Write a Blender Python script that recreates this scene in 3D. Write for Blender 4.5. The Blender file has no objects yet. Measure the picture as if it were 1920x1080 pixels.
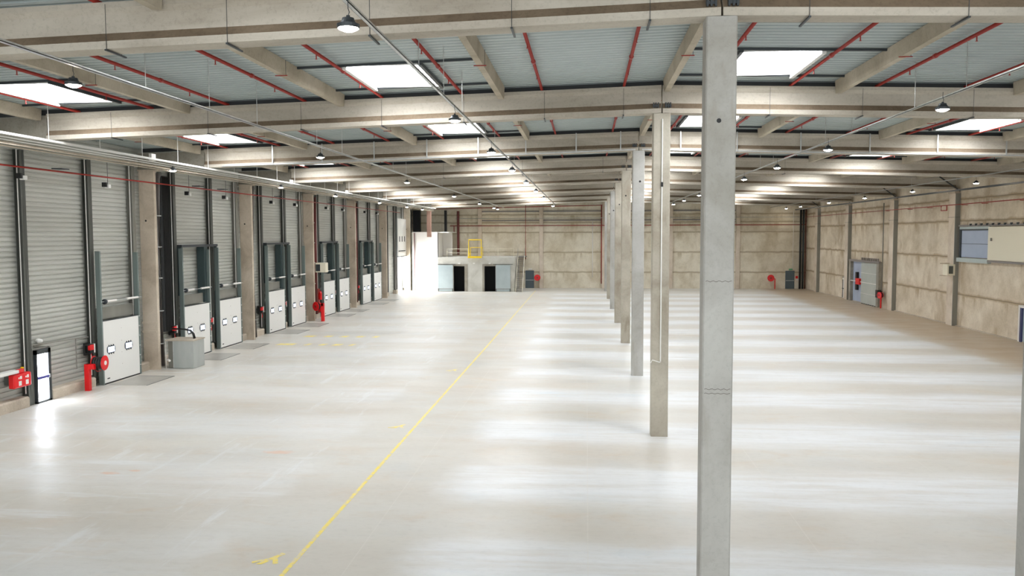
import bpy, math, random
from mathutils import Vector, Matrix
random.seed(7)
S = bpy.context.scene
COL = S.collection
PI = math.pi

# ------------------------------------------------------------------ helpers
def lin(h):
    h = h.lstrip('#')
    c = [int(h[i:i+2], 16)/255 for i in (0, 2, 4)]
    return tuple((x/12.92 if x <= .04045 else ((x+.055)/1.055)**2.4) for x in c) + (1,)

class MB:
    """collects shapes in world coordinates, then links them as one mesh object"""
    def __init__(s): s.v = []; s.f = []; s.m = []
    def add(s, vs, fs, mi=0):
        b = len(s.v); s.v += [tuple(v) for v in vs]
        for f in fs: s.f.append(tuple(b+i for i in f)); s.m.append(mi)
        return s
    def box(s, x0, x1, y0, y1, z0, z1, mi=0, ch=0):
        if ch:
            # upright box with chamfered vertical edges
            p = [(x0+ch, y0), (x1-ch, y0), (x1, y0+ch), (x1, y1-ch), (x1-ch, y1), (x0+ch, y1), (x0, y1-ch), (x0, y0+ch)]
            vs = [(x, y, z0) for x, y in p] + [(x, y, z1) for x, y in p]
            fs = [tuple(range(7, -1, -1)), tuple(range(8, 16))] + [(i, (i+1) % 8, 8+(i+1) % 8, 8+i) for i in range(8)]
            return s.add(vs, fs, mi)
        vs = [(x, y, z) for z in (z0, z1) for y in (y0, y1) for x in (x0, x1)]
        return s.add(vs, [(0, 2, 3, 1), (4, 5, 7, 6), (0, 1, 5, 4), (2, 6, 7, 3), (0, 4, 6, 2), (1, 3, 7, 5)], mi)
    def quad(s, a, b, c, d, mi=0): return s.add([a, b, c, d], [(0, 1, 2, 3)], mi)
    def prism_x(s, prof, x0, x1, za=0, zb=0, mi=0):
        n = len(prof)
        vs = [(x0, y, z+za) for y, z in prof] + [(x1, y, z+zb) for y, z in prof]
        fs = [tuple(range(n-1, -1, -1)), tuple(range(n, 2*n))] + [(i, (i+1) % n, n+(i+1) % n, n+i) for i in range(n)]
        return s.add(vs, fs, mi)
    def prism_y(s, prof, y0, y1, mi=0):
        n = len(prof)
        vs = [(x, y0, z) for x, z in prof] + [(x, y1, z) for x, z in prof]
        fs = [tuple(range(n)), tuple(range(2*n-1, n-1, -1))] + [(i, n+i, n+(i+1) % n, (i+1) % n) for i in range(n)]
        return s.add(vs, fs, mi)
    def prism_z(s, prof, z0, z1, mi=0):
        n = len(prof)
        vs = [(x, y, z0) for x, y in prof] + [(x, y, z1) for x, y in prof]
        fs = [tuple(range(n-1, -1, -1)), tuple(range(n, 2*n))] + [(i, (i+1) % n, n+(i+1) % n, n+i) for i in range(n)]
        return s.add(vs, fs, mi)
    def tube(s, pts, r, n=8, mi=0, caps=True):
        pts = [Vector(p) for p in pts]; rings = []
        for i, p in enumerate(pts):
            d = ((pts[min(i+1, len(pts)-1)]-pts[max(i-1, 0)])).normalized()
            u = d.cross(Vector((0, 0, 1)))
            if u.length < 1e-3: u = d.cross(Vector((0, 1, 0)))
            u.normalize(); w = u.cross(d).normalized()
            rr = r[i] if isinstance(r, (list, tuple)) else r
            rings.append([p+(u*math.cos(a)+w*math.sin(a))*rr for a in [2*PI*k/n for k in range(n)]])
        vs = [v for R in rings for v in R]; fs = []
        for i in range(len(rings)-1):
            for k in range(n):
                fs.append((i*n+k, i*n+(k+1) % n, (i+1)*n+(k+1) % n, (i+1)*n+k))
        if caps: fs += [tuple(range(n-1, -1, -1)), tuple(range((len(rings)-1)*n, len(rings)*n))]
        return s.add(vs, fs, mi)
    def lathe(s, c, axis, prof, n=20, mi=0):
        # prof: (distance along axis, radius)
        c = Vector(c); ax = Vector(axis).normalized()
        return s.tube([c+ax*d for d, r in prof], [max(r, 1e-4) for d, r in prof], n, mi) if False else s._lathe(c, ax, prof, n, mi)
    def _lathe(s, c, ax, prof, n, mi):
        u = ax.cross(Vector((0, 0, 1)))
        if u.length < 1e-3: u = ax.cross(Vector((0, 1, 0)))
        u.normalize(); w = u.cross(ax).normalized()
        vs = []; fs = []
        for d, r in prof:
            r = max(r, 1e-4)
            for k in range(n):
                a = 2*PI*k/n; vs.append(c+ax*d+(u*math.cos(a)+w*math.sin(a))*r)
        for i in range(len(prof)-1):
            for k in range(n):
                fs.append((i*n+k, i*n+(k+1) % n, (i+1)*n+(k+1) % n, (i+1)*n+k))
        fs += [tuple(range(n-1, -1, -1)), tuple(range((len(prof)-1)*n, len(prof)*n))]
        return s.add(vs, fs, mi)
    def build(s, name, mats, parent=None, loc=None, smooth=False, bevel=0):
        if parent is not None: org = Vector(parent.get('_w', (0, 0, 0)))
        elif loc is not None: org = Vector(loc)
        else: org = Vector((0, 0, 0))
        me = bpy.data.meshes.new(name)
        me.from_pydata([tuple(Vector(v)-org) for v in s.v], [], s.f)
        if not isinstance(mats, (list, tuple)): mats = [mats]
        for m in mats: me.materials.append(m)
        for p, mi in zip(me.polygons, s.m):
            p.material_index = mi; p.use_smooth = smooth
        me.update()
        o = bpy.data.objects.new(name, me); COL.objects.link(o)
        if parent is not None: o.parent = parent; o['_w'] = tuple(org)
        else: o.location = org; o['_w'] = tuple(org)
        if bevel:
            b = o.modifiers.new('bevel', 'BEVEL'); b.width = bevel; b.segments = 2; b.limit_method = 'ANGLE'
        return o

def tag(o, label, cat, group=None, kind='thing'):
    o['label'] = label; o['category'] = cat
    if group: o['group'] = group
    if kind: o['kind'] = kind
    return o
def struct(o, label=None):
    o['kind'] = 'structure'
    if label: o['label'] = label
    return o
def thing(name, label, cat, loc=(0, 0, 0), group=None):
    o = bpy.data.objects.new(name, None); COL.objects.link(o)
    o.location = loc; o['_w'] = tuple(loc)
    o.empty_display_size = .2
    return tag(o, label, cat, group)
def dup(src, d, label=None, group=None, scale=None):
    """copy a thing, its parts and sub-parts, moved by d"""
    r = src.copy(); COL.objects.link(r); r.location = Vector(src.location)+Vector(d)
    r['_w'] = tuple(r.location)
    if label: r['label'] = label
    if group: r['group'] = group
    def kids(a, b):
        for ch in list(a.children):
            c = ch.copy(); COL.objects.link(c); c.parent = b
            kids(ch, c)
    kids(src, r)
    return r
ORD = ['zeroth', 'first', 'second', 'third', 'fourth', 'fifth', 'sixth', 'seventh', 'eighth', 'ninth', 'tenth', 'eleventh']

# ------------------------------------------------------------------ materials
def newmat(name):
    m = bpy.data.materials.new(name); m.use_nodes = True
    nt = m.node_tree; b = nt.nodes['Principled BSDF']
    return m, nt, b
def N(nt, t, **k):
    n = nt.nodes.new(t)
    for a, v in k.items():
        if a in n.inputs.keys() if isinstance(a, str) else False: n.inputs[a].default_value = v
        else: setattr(n, a, v)
    return n
def plain(name, col, rough=.5, metal=0, spec=.5):
    m, nt, b = newmat(name)
    b.inputs['Base Color'].default_value = lin(col); b.inputs['Roughness'].default_value = rough
    b.inputs['Metallic'].default_value = metal; b.inputs['Specular IOR Level'].default_value = spec
    return m
def emis(name, col, strength, base='#ffffff'):
    m, nt, b = newmat(name)
    b.inputs['Base Color'].default_value = lin(base)
    b.inputs['Emission Color'].default_value = lin(col); b.inputs['Emission Strength'].default_value = strength
    return m
def ramp(nt, fac, stops):
    r = nt.nodes.new('ShaderNodeValToRGB'); e = r.color_ramp.elements
    e[0].position, e[0].color = stops[0][0], lin(stops[0][1])
    e[1].position, e[1].color = stops[-1][0], lin(stops[-1][1])
    for p, c in stops[1:-1]:
        x = e.new(p); x.color = lin(c)
    nt.links.new(fac, r.inputs[0]); return r.outputs[0]
def pos(nt, scale=(1, 1, 1), rot=(0, 0, 0)):
    g = nt.nodes.new('ShaderNodeNewGeometry'); mp = nt.nodes.new('ShaderNodeMapping')
    mp.inputs['Scale'].default_value = scale; mp.inputs['Rotation'].default_value = rot
    nt.links.new(g.outputs['Position'], mp.inputs[0]); return mp.outputs[0]
def noise(nt, vec, scale, detail=4, rough=.55, dist=0):
    n = nt.nodes.new('ShaderNodeTexNoise'); n.inputs['Scale'].default_value = scale
    n.inputs['Detail'].default_value = detail; n.inputs['Roughness'].default_value = rough
    n.inputs['Distortion'].default_value = dist
    nt.links.new(vec, n.inputs['Vector']); return n.outputs[0]
def mixc(nt, fac, a, b, mode='MIX'):
    m = nt.nodes.new('ShaderNodeMix'); m.data_type = 'RGBA'; m.blend_type = mode
    for s, v in ((m.inputs[0], fac), (m.inputs[6], a), (m.inputs[7], b)):
        if hasattr(v, 'links'): nt.links.new(v, s)
        else: s.default_value = v
    return m.outputs[2]
def mth(nt, op, a, b=None, c=None, clamp=False):
    m = nt.nodes.new('ShaderNodeMath'); m.operation = op; m.use_clamp = clamp
    for i, v in enumerate((a, b, c)):
        if v is None: continue
        if hasattr(v, 'links'): nt.links.new(v, m.inputs[i])
        else: m.inputs[i].default_value = v
    return m.outputs[0]
def smooth(nt, v, a, b, t0=0., t1=1.):
    m = nt.nodes.new('ShaderNodeMapRange'); m.interpolation_type = 'SMOOTHSTEP'
    m.inputs[1].default_value = a; m.inputs[2].default_value = b; m.inputs[3].default_value = t0; m.inputs[4].default_value = t1
    nt.links.new(v, m.inputs[0]); return m.outputs[0]
def bump(nt, b, h, st=.2, dist=.02):
    n = nt.nodes.new('ShaderNodeBump'); n.inputs['Strength'].default_value = st; n.inputs['Distance'].default_value = dist
    nt.links.new(h, n.inputs['Height']); nt.links.new(n.outputs[0], b.inputs['Normal'])

def concrete(name, light, mid, dark, speck=.35, rough=.85, vscale=(1, 1, 1), stain=None, base_scale=.6):
    m, nt, b = newmat(name)
    p = pos(nt, vscale)
    big = noise(nt, p, base_scale, 5, .6, .6)
    c = ramp(nt, big, [(.3, dark), (.5, mid), (.68, light)])
    fine = noise(nt, pos(nt), 14, 6, .7)
    c = mixc(nt, speck, c, ramp(nt, fine, [(.3, '#6f6a62'), (.5, '#ffffff')]), 'MULTIPLY')
    if stain:
        sn = noise(nt, pos(nt, (1, 1, .22)), 1.6, 4, .6, .3)
        c = mixc(nt, smooth(nt, sn, .56, .74, 0, stain[1]), c, lin(stain[0]))
    nt.links.new(c, b.inputs['Base Color'])
    b.inputs['Roughness'].default_value = rough; b.inputs['Specular IOR Level'].default_value = .3
    bump(nt, b, fine, .25, .006)
    return m

M_col = concrete('column_concrete', '#bdbcb6', '#b2b0aa', '#a19e95', .12, stain=('#978f80', .5))
M_col2 = concrete('warm_column_concrete', '#c1bbac', '#b1aa9b', '#9c9282', .14, stain=('#857a67', .55))
M_beam = concrete('beam_concrete', '#c2bbad', '#b6aea0', '#a59c8d', .2, vscale=(.35, 1, 1.2), base_scale=.8)
M_ledge = concrete('ledge_brown', '#8c7c68', '#7d6d5a', '#6c5e4d', .3)
M_palep = concrete('pale_pillar_concrete', '#dccfbf', '#d3c5b3', '#c2b29e', .15)
M_purlin = concrete('purlin_concrete', '#c6bcaa', '#b8ae9b', '#a49986', .18)
M_pillar = concrete('pillar_concrete', '#cfc2b0', '#c1b3a0', '#a99b89', .12, stain=('#8f8271', .4))
M_dull = concrete('dull_concrete', '#a9a497', '#979185', '#857f73', .3)
M_kerb = concrete('kerb_concrete', '#cfc4b4', '#bfb3a2', '#a89c8c', .25)
M_block = concrete('block_concrete', '#d2d0c8', '#c6c4bb', '#b3b0a6', .15)

def panel_wall(name, light, mid, dark, stainc, axis, seams, sx):
    """precast panels: dirt collects along each horizontal joint and runs down from it"""
    m, nt, b = newmat(name)
    c = ramp(nt, noise(nt, pos(nt, (1, 1, 1)),   .5, 6, .65, .25), [(.32, dark), (.5, mid), (.66, light)])
    g = nt.nodes.new('ShaderNodeNewGeometry'); sp = nt.nodes.new('ShaderNodeSeparateXYZ'); nt.links.new(g.outputs['Position'], sp.inputs[0])
    z = sp.outputs[2]
    wob = mth(nt, 'MULTIPLY', mth(nt, 'SUBTRACT', noise(nt, pos(nt, (1, 1, .2)), .9, 3), .5), .35)
    run = noise(nt, pos(nt, (1, 1, .08)), 1.1, 4, .6)
    tot = None
    for s in seams:
        d = mth(nt, 'SUBTRACT', mth(nt, 'ADD', z, wob), s)
        a = smooth(nt, mth(nt, 'ABSOLUTE', d), .0, .22, 1, 0)
        # runs: below the joint
        r = mth(nt, 'MULTIPLY', smooth(nt, d, -1.4, 0, 0, 1), smooth(nt, d, 0, .05, 1, 0))
        r = mth(nt, 'MULTIPLY', r, smooth(nt, run, .5, .68, 0, .9))
        v = mth(nt, 'MAXIMUM', mth(nt, 'MULTIPLY', a, .8), r)
        tot = v if tot is None else mth(nt, 'MAXIMUM', tot, v)
    blot = smooth(nt, noise(nt, pos(nt, (1, 1, .5)), .42, 4, .6, .5), .52, .72, 0, .6)
    tot = mth(nt, 'MAXIMUM', tot, blot)
    c = mixc(nt, mth(nt, 'MULTIPLY', tot, sx), c, lin(stainc))
    fine = noise(nt, pos(nt), 9, 5, .7)
    c = mixc(nt, .18, c, ramp(nt, fine, [(.3, '#7a756c'), (.5, '#ffffff')]), 'MULTIPLY')
    # the joint itself: a thin dark line
    jl = None
    for s in seams:
        v = smooth(nt, mth(nt, 'ABSOLUTE', mth(nt, 'SUBTRACT', z, s)), .012, .03, .75, 0)
        jl = v if jl is None else mth(nt, 'MAXIMUM', jl, v)
    c = mixc(nt, jl, c, lin('#6d6454'))
    nt.links.new(c, b.inputs['Base Color']); b.inputs['Roughness'].default_value = .85
    b.inputs['Specular IOR Level'].default_value = .25
    bump(nt, b, fine, .2, .006)
    return m
M_wallR = panel_wall('side_wall_panels', '#e3d8c5', '#d6c9b4', '#c2b39b', '#a58e6e', 'x', [2.35, 5.08, 7.72, 9.3], 1.0)
M_wallF = panel_wall('end_wall_panels', '#ebe3d1', '#e0d7c3', '#cfc3ab', '#b3a383', 'y', [2.06, 4.6, 7.13, 8.4, 9.4], .85)

# floor
def floor_mat():
    m, nt, b = newmat('polished_concrete_floor')
    g = nt.nodes.new('ShaderNodeNewGeometry'); sp = nt.nodes.new('ShaderNodeSeparateXYZ'); nt.links.new(g.outputs['Position'], sp.inputs[0])
    x, y = sp.outputs[0], sp.outputs[1]
    big = noise(nt, pos(nt, (.5, 1, 1)), .22, 5, .6, .6)
    base = ramp(nt, big, [(.3, '#c5beb2'), (.5, '#cac5ba'), (.7, '#cccac2')])
    patch = noise(nt, pos(nt, (.6, 1, 1)), .8, 5, .65, .4)
    base = mixc(nt, smooth(nt, patch, .5, .75, 0, .5), base, lin('#c6b49c'))
    grey = noise(nt, pos(nt, (.7, 1, 1), (0, 0, .4)), .33, 4, .6, .3)
    base = mixc(nt, smooth(nt, grey, .5, .72, 0, .4), base, lin('#c2c4c2'))
    # pale dusty footprints of the old storage rows: bands across the hall every six metres
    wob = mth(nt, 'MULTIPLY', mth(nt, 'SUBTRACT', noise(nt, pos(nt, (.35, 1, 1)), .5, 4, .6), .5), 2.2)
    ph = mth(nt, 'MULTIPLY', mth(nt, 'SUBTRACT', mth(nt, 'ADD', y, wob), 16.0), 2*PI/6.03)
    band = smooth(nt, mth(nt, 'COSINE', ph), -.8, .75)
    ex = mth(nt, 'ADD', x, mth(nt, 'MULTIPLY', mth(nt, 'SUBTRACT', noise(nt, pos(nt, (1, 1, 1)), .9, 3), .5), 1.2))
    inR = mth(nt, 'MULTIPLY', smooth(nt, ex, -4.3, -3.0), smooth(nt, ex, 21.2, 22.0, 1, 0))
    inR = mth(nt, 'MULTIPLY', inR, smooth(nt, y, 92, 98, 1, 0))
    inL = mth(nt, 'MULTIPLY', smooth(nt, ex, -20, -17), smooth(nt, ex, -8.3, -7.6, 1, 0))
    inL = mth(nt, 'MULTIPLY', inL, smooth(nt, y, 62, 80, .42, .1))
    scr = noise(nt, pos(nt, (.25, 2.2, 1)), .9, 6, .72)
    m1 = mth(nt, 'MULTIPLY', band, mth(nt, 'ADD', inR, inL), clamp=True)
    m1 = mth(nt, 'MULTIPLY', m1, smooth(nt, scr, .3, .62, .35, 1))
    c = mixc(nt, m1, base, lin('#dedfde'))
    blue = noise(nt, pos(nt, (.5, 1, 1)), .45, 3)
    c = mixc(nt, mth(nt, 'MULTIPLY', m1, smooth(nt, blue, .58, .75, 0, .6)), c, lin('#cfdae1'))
    # warm worn traffic lane beside the far concrete wall
    lane = mth(nt, 'MULTIPLY', smooth(nt, ex, 20.8, 23), smooth(nt, patch, .2, .6, .4, .9))
    c = mixc(nt, lane, c, lin('#b7a286'))
    # rows of white scuffs left of the painted line
    L1 = noise(nt, pos(nt, (2.6, .35, 1)), .55, 5, .7)
    L2 = noise(nt, pos(nt, (.3, 2.4, 1)), .55, 5, .7)
    sc = mth(nt, 'MAXIMUM', smooth(nt, L1, .55, .68), smooth(nt, L2, .56, .68))
    sc = mth(nt, 'MULTIPLY', sc, mth(nt, 'MULTIPLY', smooth(nt, x, -7.5, -8.5, 0, .5), 1))
    c = mixc(nt, sc, c, lin('#dddfde'))
    # saw-cut joints
    def joint(v, start, step):
        f = mth(nt, 'ABSOLUTE', mth(nt, 'SUBTRACT', mth(nt, 'FRACT', mth(nt, 'DIVIDE', mth(nt, 'SUBTRACT', v, start), step)), .5))
        return smooth(nt, f, .5-.018/step, .5-.006/step, 0, .3)
    j = joint(x, -12.2-2.45, 4.9)
    c = mixc(nt, j, c, lin('#dad5cb'))
    fine = noise(nt, pos(nt, (.5, 1, 1)), 7, 6, .7)
    c = mixc(nt, .1, c, ramp(nt, fine, [(.3, '#8d887f'), (.5, '#ffffff')]), 'MULTIPLY')
    spots = noise(nt, pos(nt, (.5, 1, 1)), 3.1, 2, .5)
    # rust coloured patches near the loading side
    for (px, py, r) in ((-13.6, 22.0, .35), (-13.0, 22.3, .25), (-9.6, 24.6, .6)):
        dx = mth(nt, 'SUBTRACT', x, px); dy = mth(nt, 'SUBTRACT', y, py)
        d = mth(nt, 'SQRT', mth(nt, 'ADD', mth(nt, 'MULTIPLY', dx, dx), mth(nt, 'MULTIPLY', mth(nt, 'MULTIPLY', dy, dy), 5.)))
        d = mth(nt, 'ADD', d, mth(nt, 'MULTIPLY', mth(nt, 'SUBTRACT', fine, .5), r*2))
        c = mixc(nt, smooth(nt, d, r*.3, r, .55, 0), c, lin('#d9a98a'))
    nt.links.new(c, b.inputs['Base Color'])
    rg = noise(nt, pos(nt, (.3, 1, 1)), .8, 5, .65)
    nt.links.new(smooth(nt, rg, .3, .7, .34, .5), b.inputs['Roughness'])
    b.inputs['Specular IOR Level'].default_value = .4
    bump(nt, b, fine, .05, .004)
    return m
M_floor = floor_mat()

def metal_sheet(name, a, b_, rough=.45, metal=.4, sc=(1, .25, 6), nscale=.6):
    m, nt, b = newmat(name)
    c = ramp(nt, noise(nt, pos(nt, sc), nscale, 4, .6), [(.3, a), (.7, b_)])
    nt.links.new(c, b.inputs['Base Color']); b.inputs['Roughness'].default_value = rough; b.inputs['Metallic'].default_value = metal
    return m
M_clad = metal_sheet('wall_cladding_sheet', '#b4b5ae', '#c8c9c2', .42, .25, (1, .25, 1.6))
M_deck = metal_sheet('roof_deck_sheet', '#a6b0ae', '#b7c0bd', .5, .25, (.3, .3, 1), .5)
M_galv = metal_sheet('galvanised_steel', '#b3b6b5', '#cfd1cf', .35, .6, (1, 1, 1), 3)
M_tank = metal_sheet('tank_sheet', '#a7aca9', '#b9bdb9', .4, .35, (1, 1, .3), 1.5)
M_post = metal_sheet('post_steel', '#4d4f4a', '#62645e', .5, .3, (1, 1, .3), 1)
M_postl = metal_sheet('pale_post_steel', '#85847c', '#97958c', .5, .3, (1, 1, .3), 1)
M_track = plain('track_steel', '#76827f', .45, .3)
M_teal = plain('dark_teal_steel', '#3b4a4b', .5, .3)
M_bluegrey = metal_sheet('blue_grey_sheet', '#aab7ba', '#b9c5c7', .45, .1, (1, 1, 1), .6)
M_fdoor = metal_sheet('fire_door_sheet', '#aeb3ac', '#bcc0b9', .5, .1, (1, 1, 1), .6)
M_lilac = metal_sheet('lilac_sheet', '#a3afc4', '#aebacd', .45, .1, (1, 1, 1), .6)
M_cream = plain('cream_sheet', '#e3dcc6', .5)
M_white = plain('white_enamel', '#ecebe6', .35)
M_offw = plain('off_white_sheet', '#e6e2dc', .5)
M_black = plain('black_plastic', '#141414', .5)
M_dark = plain('dark_void', '#0c0f12', .7)
M_band = plain('dark_grey_matt', '#3a3c3d', .7)
M_dgrey = plain('dark_grey_metal', '#3d4245', .45, .3)
M_door = plain('door_green_grey', '#56646a', .5)
M_red = plain('fire_red', '#e10f16', .35)
M_redp = plain('pipe_red', '#98291f', .45)
M_maroon = plain('maroon_pipe', '#6a302b', .5)
M_pipe = plain('grey_pipe', '#857f7b', .4)
M_brownp = plain('brown_duct', '#9c7a6a', .6)
M_louv = plain('louvre_grey', '#9aa0aa', .5)
M_sill = plain('pale_sill', '#b7c2c0', .4, .2)
M_plate = metal_sheet('leveller_plate', '#a19e96', '#b6b2a8', .45, .2, (1, 1, 1), 1.2)
M_glass = emis('daylit_door_glass', '#eef4ff', 14)
M_sky = emis('skylight_sheet', '#f4f8ff', 13)
M_win = emis('daylit_small_window', '#dfeaff', 1.1, '#aab6c4')
M_lens = emis('lamp_lens', '#fff0dd', 52)
M_green = plain('exit_green', '#4fae7a', .5)
M_yellow = plain('safety_yellow', '#f2cf1d', .45)
def yellow_paint():
    m, nt, b = newmat('worn_yellow_paint')
    w = noise(nt, pos(nt), 5, 5, .7)
    g = nt.nodes.new('ShaderNodeNewGeometry'); sp = nt.nodes.new('ShaderNodeSeparateXYZ'); nt.links.new(g.outputs['Position'], sp.inputs[0])
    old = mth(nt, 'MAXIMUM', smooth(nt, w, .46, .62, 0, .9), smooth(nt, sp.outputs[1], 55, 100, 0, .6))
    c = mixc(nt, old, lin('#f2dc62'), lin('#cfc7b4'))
    nt.links.new(c, b.inputs['Base Color']); b.inputs['Roughness'].default_value = .45
    return m
M_paint = yellow_paint()

# ------------------------------------------------------------------ dimensions (metres; x across, y along the hall)
XR0 = 2.455           # ridge / column row
SL = .028             # roof fall
ZD = 11.85            # underside of roof deck at the ridge
T = 10.76             # beam soffit / column top at the ridge
XL, XRW, YF = -22.5, 27.3, 105.3
YC = [15.54+12*k for k in range(8)]
def fall(x): return -SL*abs(x-XR0)
Y0 = -6.0

# ------------------------------------------------------------------ setting
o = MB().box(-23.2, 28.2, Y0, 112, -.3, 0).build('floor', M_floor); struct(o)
# outside yard beyond the open loading door
o = MB().box(-60, -23.2, 60, 130, -.32, -.02).build('ground', plain('yard', '#e4e4e2', .9)); struct(o)

SKX = [-16.7, -5.75, 5.25, 16.4]
SKY = [(23.1+12.1*i-12.1, 26.5+12.1*i-12.1) for i in range(0, 8)]
SKW = 1.08
# corrugated roof deck, with openings for the rooflights
deck = MB()
pitch = .3
y = Y0; 
def strip(x0, x1, y, ):
    # trapezoid rib: valley, flank, crest, flank
    h = .1
    pr = [(y, 0), (y+.15, 0), (y+.175, h), (y+.275, h), (y+.3, 0)]
    za, zb = ZD+fall(x0), ZD+fall(x1)
    for (a, b2) in zip(pr[:-1], pr[1:]):
        deck.quad((x0, a[0], za+a[1]), (x1, a[0], zb+a[1]), (x1, b2[0], zb+b2[1]), (x0, b2[0], za+b2[1]))
while y < YF:
    cuts = []
    if any(a-.05 < y+.15 < b2+.05 for a, b2 in SKY): cuts = [(sx-SKW, sx+SKW) for sx in SKX]
    xs = [XL-.3]; 
    for c0, c1 in cuts: xs += [c0, c1]
    xs += [XRW+.3]
    for i in range(0, len(xs), 2):
        a, b2 = xs[i], xs[i+1]
        if a < XR0 < b2: strip(a, XR0, y); strip(XR0, b2, y)
        else: strip(a, b2, y)
    y += pitch
struct(deck.build('ceiling', M_deck))
# roof insulation above the deck, keeps daylight out between rooflights
ins = MB()
segs = []
yy = Y0
for (a, b2) in SKY:
    segs.append((yy, a, False)); segs.append((a, b2, True)); yy = b2
segs.append((yy, YF+1, False))
for a, b2, cut in segs:
    xs = [XL-.4] + ([v for sx in SKX for v in (sx-SKW-.04, sx+SKW+.04)] if cut else []) + [XRW+.4]
    for i in range(0, len(xs), 2):
        pts = [xs[i]] + ([XR0] if xs[i] < XR0 < xs[i+1] else []) + [xs[i+1]]
        for p0, p1 in zip(pts[:-1], pts[1:]):
            z0, z1 = ZD+.1+fall(p0), ZD+.1+fall(p1)
            ins.prism_y([(p0, z0), (p1, z1), (p1, z1+.2), (p0, z0+.2)], a, b2)
struct(ins.build('roof', M_band))

# --- wall with loading doors: ribbed metal cladding (x = XL)
def clad(name, y0, y1, z0, z1):
    m = MB(); zz = z0; h = .05; p = .2
    while zz < z1-.01:
        pr = [(XL, zz), (XL, zz+.12), (XL-h, zz+.135), (XL-h, zz+.19), (XL, zz+.2)]
        for a, b2 in zip(pr[:-1], pr[1:]):
            m.quad((a[0], y0, a[1]), (b2[0], y0, b2[1]), (b2[0], y1, b2[1]), (a[0], y1, a[1]))
        zz += p
    m.quad((XL-.12, y0, z0), (XL-.12, y1, z0), (XL-.12, y1, z1), (XL-.12, y0, z1))
    return m
w = MB()
def addto(dst, src): dst.add(src.v, src.f)
ED = (31.0, 31.95)      # exit door opening
BD = (95.1, 99.55)      # tall open loading door
for y0, y1, z0, z1 in ((Y0, ED[0], 0, 11.2), (ED[0], ED[1], 2.2, 11.2), (ED[1], BD[0], 0, 11.2), (BD[0], BD[1], 8.8, 11.2), (BD[1], YF, 0, 11.2)):
    addto(w, clad('', y0, y1, z0, z1))
struct(w.build('wall_left', M_clad))
# --- concrete side wall
struct(MB().box(XRW, XRW+.25, Y0, YF+.3, 0, 11.4).build('wall_right', M_wallR))
# --- end wall
struct(MB().box(XL-.3, XRW, YF, YF+.25, 0, 11.95).build('wall_back', M_wallF))

# kerb along the loading wall (base of the cladding)
kseg = [(Y0, 30.5), (31.98, 34.95)]
for k in range(1, 7):
    P = 27.55+12*k
    kseg += [(P-1.0, P), (P+.5, P+2.95), (P+6.5, P+7.3)]
kseg = [s for s in kseg if s[1] < 99]
m = MB()
for a, b2 in kseg:
    m.prism_y([(XL, 0), (XL+.42, 0), (XL+.42, .36), (XL+.36, .42), (XL, .42)], a, b2)
struct(m.build('baseboard_left', M_kerb))
struct(MB().box(XRW-.12, XRW, 40, YF, 0, .05).build('baseboard_right', M_kerb))

# ------------------------------------------------------------------ column row
def column(x0, y0, x1, y1, h, mat, label, holes=True, group=None):
    t = thing('concrete_column', label, 'column', ((x0+x1)/2, (y0+y1)/2, 0), group)
    MB().box(x0, x1, y0, y1, 0, h, ch=.025).build('shaft', mat, t)
    return t
cx0, cx1 = 2.174, 2.736
lab = ['thick grey concrete column nearest the camera with a round dark hole near its top',
       'warm brown concrete column with a white conduit running down its middle',
       'pale grey concrete column, third along the central row',
       'brown-tinged concrete column, fourth along the central row',
       'concrete column with small holes, fifth along the central row',
       'distant grey concrete column, sixth along the central row',
       'slim distant concrete column, seventh along the central row',
       'last and smallest concrete column of the central row, before the end wall']
lab[0] = 'thick grey concrete column at the front with a round dark hole near its top'
cols = []
for k, yc in enumerate(YC):
    mt = M_col2 if k in (1, 3, 4, 6) else M_col
    t = column(cx0, yc, cx1, yc+.5, T-.012, mt, lab[k], group='central row of concrete columns')
    cols.append(t)
    # round former holes
    spots = {0: [(2.42, 8.86, .042)], 2: [(2.52, 9.3, .05)], 3: [(2.42, 9.2, .05)], 4: [(2.5, 9.1, .05)], 5: [(2.45, 9.0, .06)], 6: [(2.4, 9, .06)]}.get(k, [])
    for sx, sz, r in spots:
        MB().lathe((sx, yc-.004, sz), (0, 1, 0), [(0, r), (.03, r)], 20).build('hole', M_black, t)
# cracks and stained bands on the first column
t = cols[0]
M_crk = plain('crack_dark', '#77736b', .9)
for z0, wgl in ((5.9, .012), (3.87, .012), (3.79, .008)):
    xs = [cx0+.04+.03*i for i in range(17)]; m = MB()
    for i in range(len(xs)-1):
        a = z0+wgl*math.sin(i*1.7); b2 = z0+wgl*math.sin((i+1)*1.7)
        m.quad((xs[i], YC[0]-.003, a-.006), (xs[i+1], YC[0]-.003, b2-.006), (xs[i+1], YC[0]-.003, b2+.006), (xs[i], YC[0]-.003, a+.006))
    m.build('crack', M_crk, t)
# conduit on the second column
t = cols[1]
yc = YC[1]
MB().tube([(2.47, yc-.025, T-.2), (2.47, yc-.025, 2.55)], .02, 8).build('conduit', M_white, t)
MB().tube([(2.47, yc-.03, 2.52), (2.2, yc-.03, 2.6), (2.15, yc-.03, 2.5)], .015, 8).build('cable_end', M_white, t)
MB().box(2.44, 2.51, yc-.05, yc, 8.35, 8.5).build('junction_box', M_black, t)
m = MB(); m.lathe((2.455, yc+.2, .004), (0, 0, 1), [(0, .62), (.004, .62)], 32)
# column at the frame's edge
column(7.6, 14.5, 8.16, 15.0, 10.5, M_col, 'pale concrete column cut off by the edge of the photo', group=None)

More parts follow.
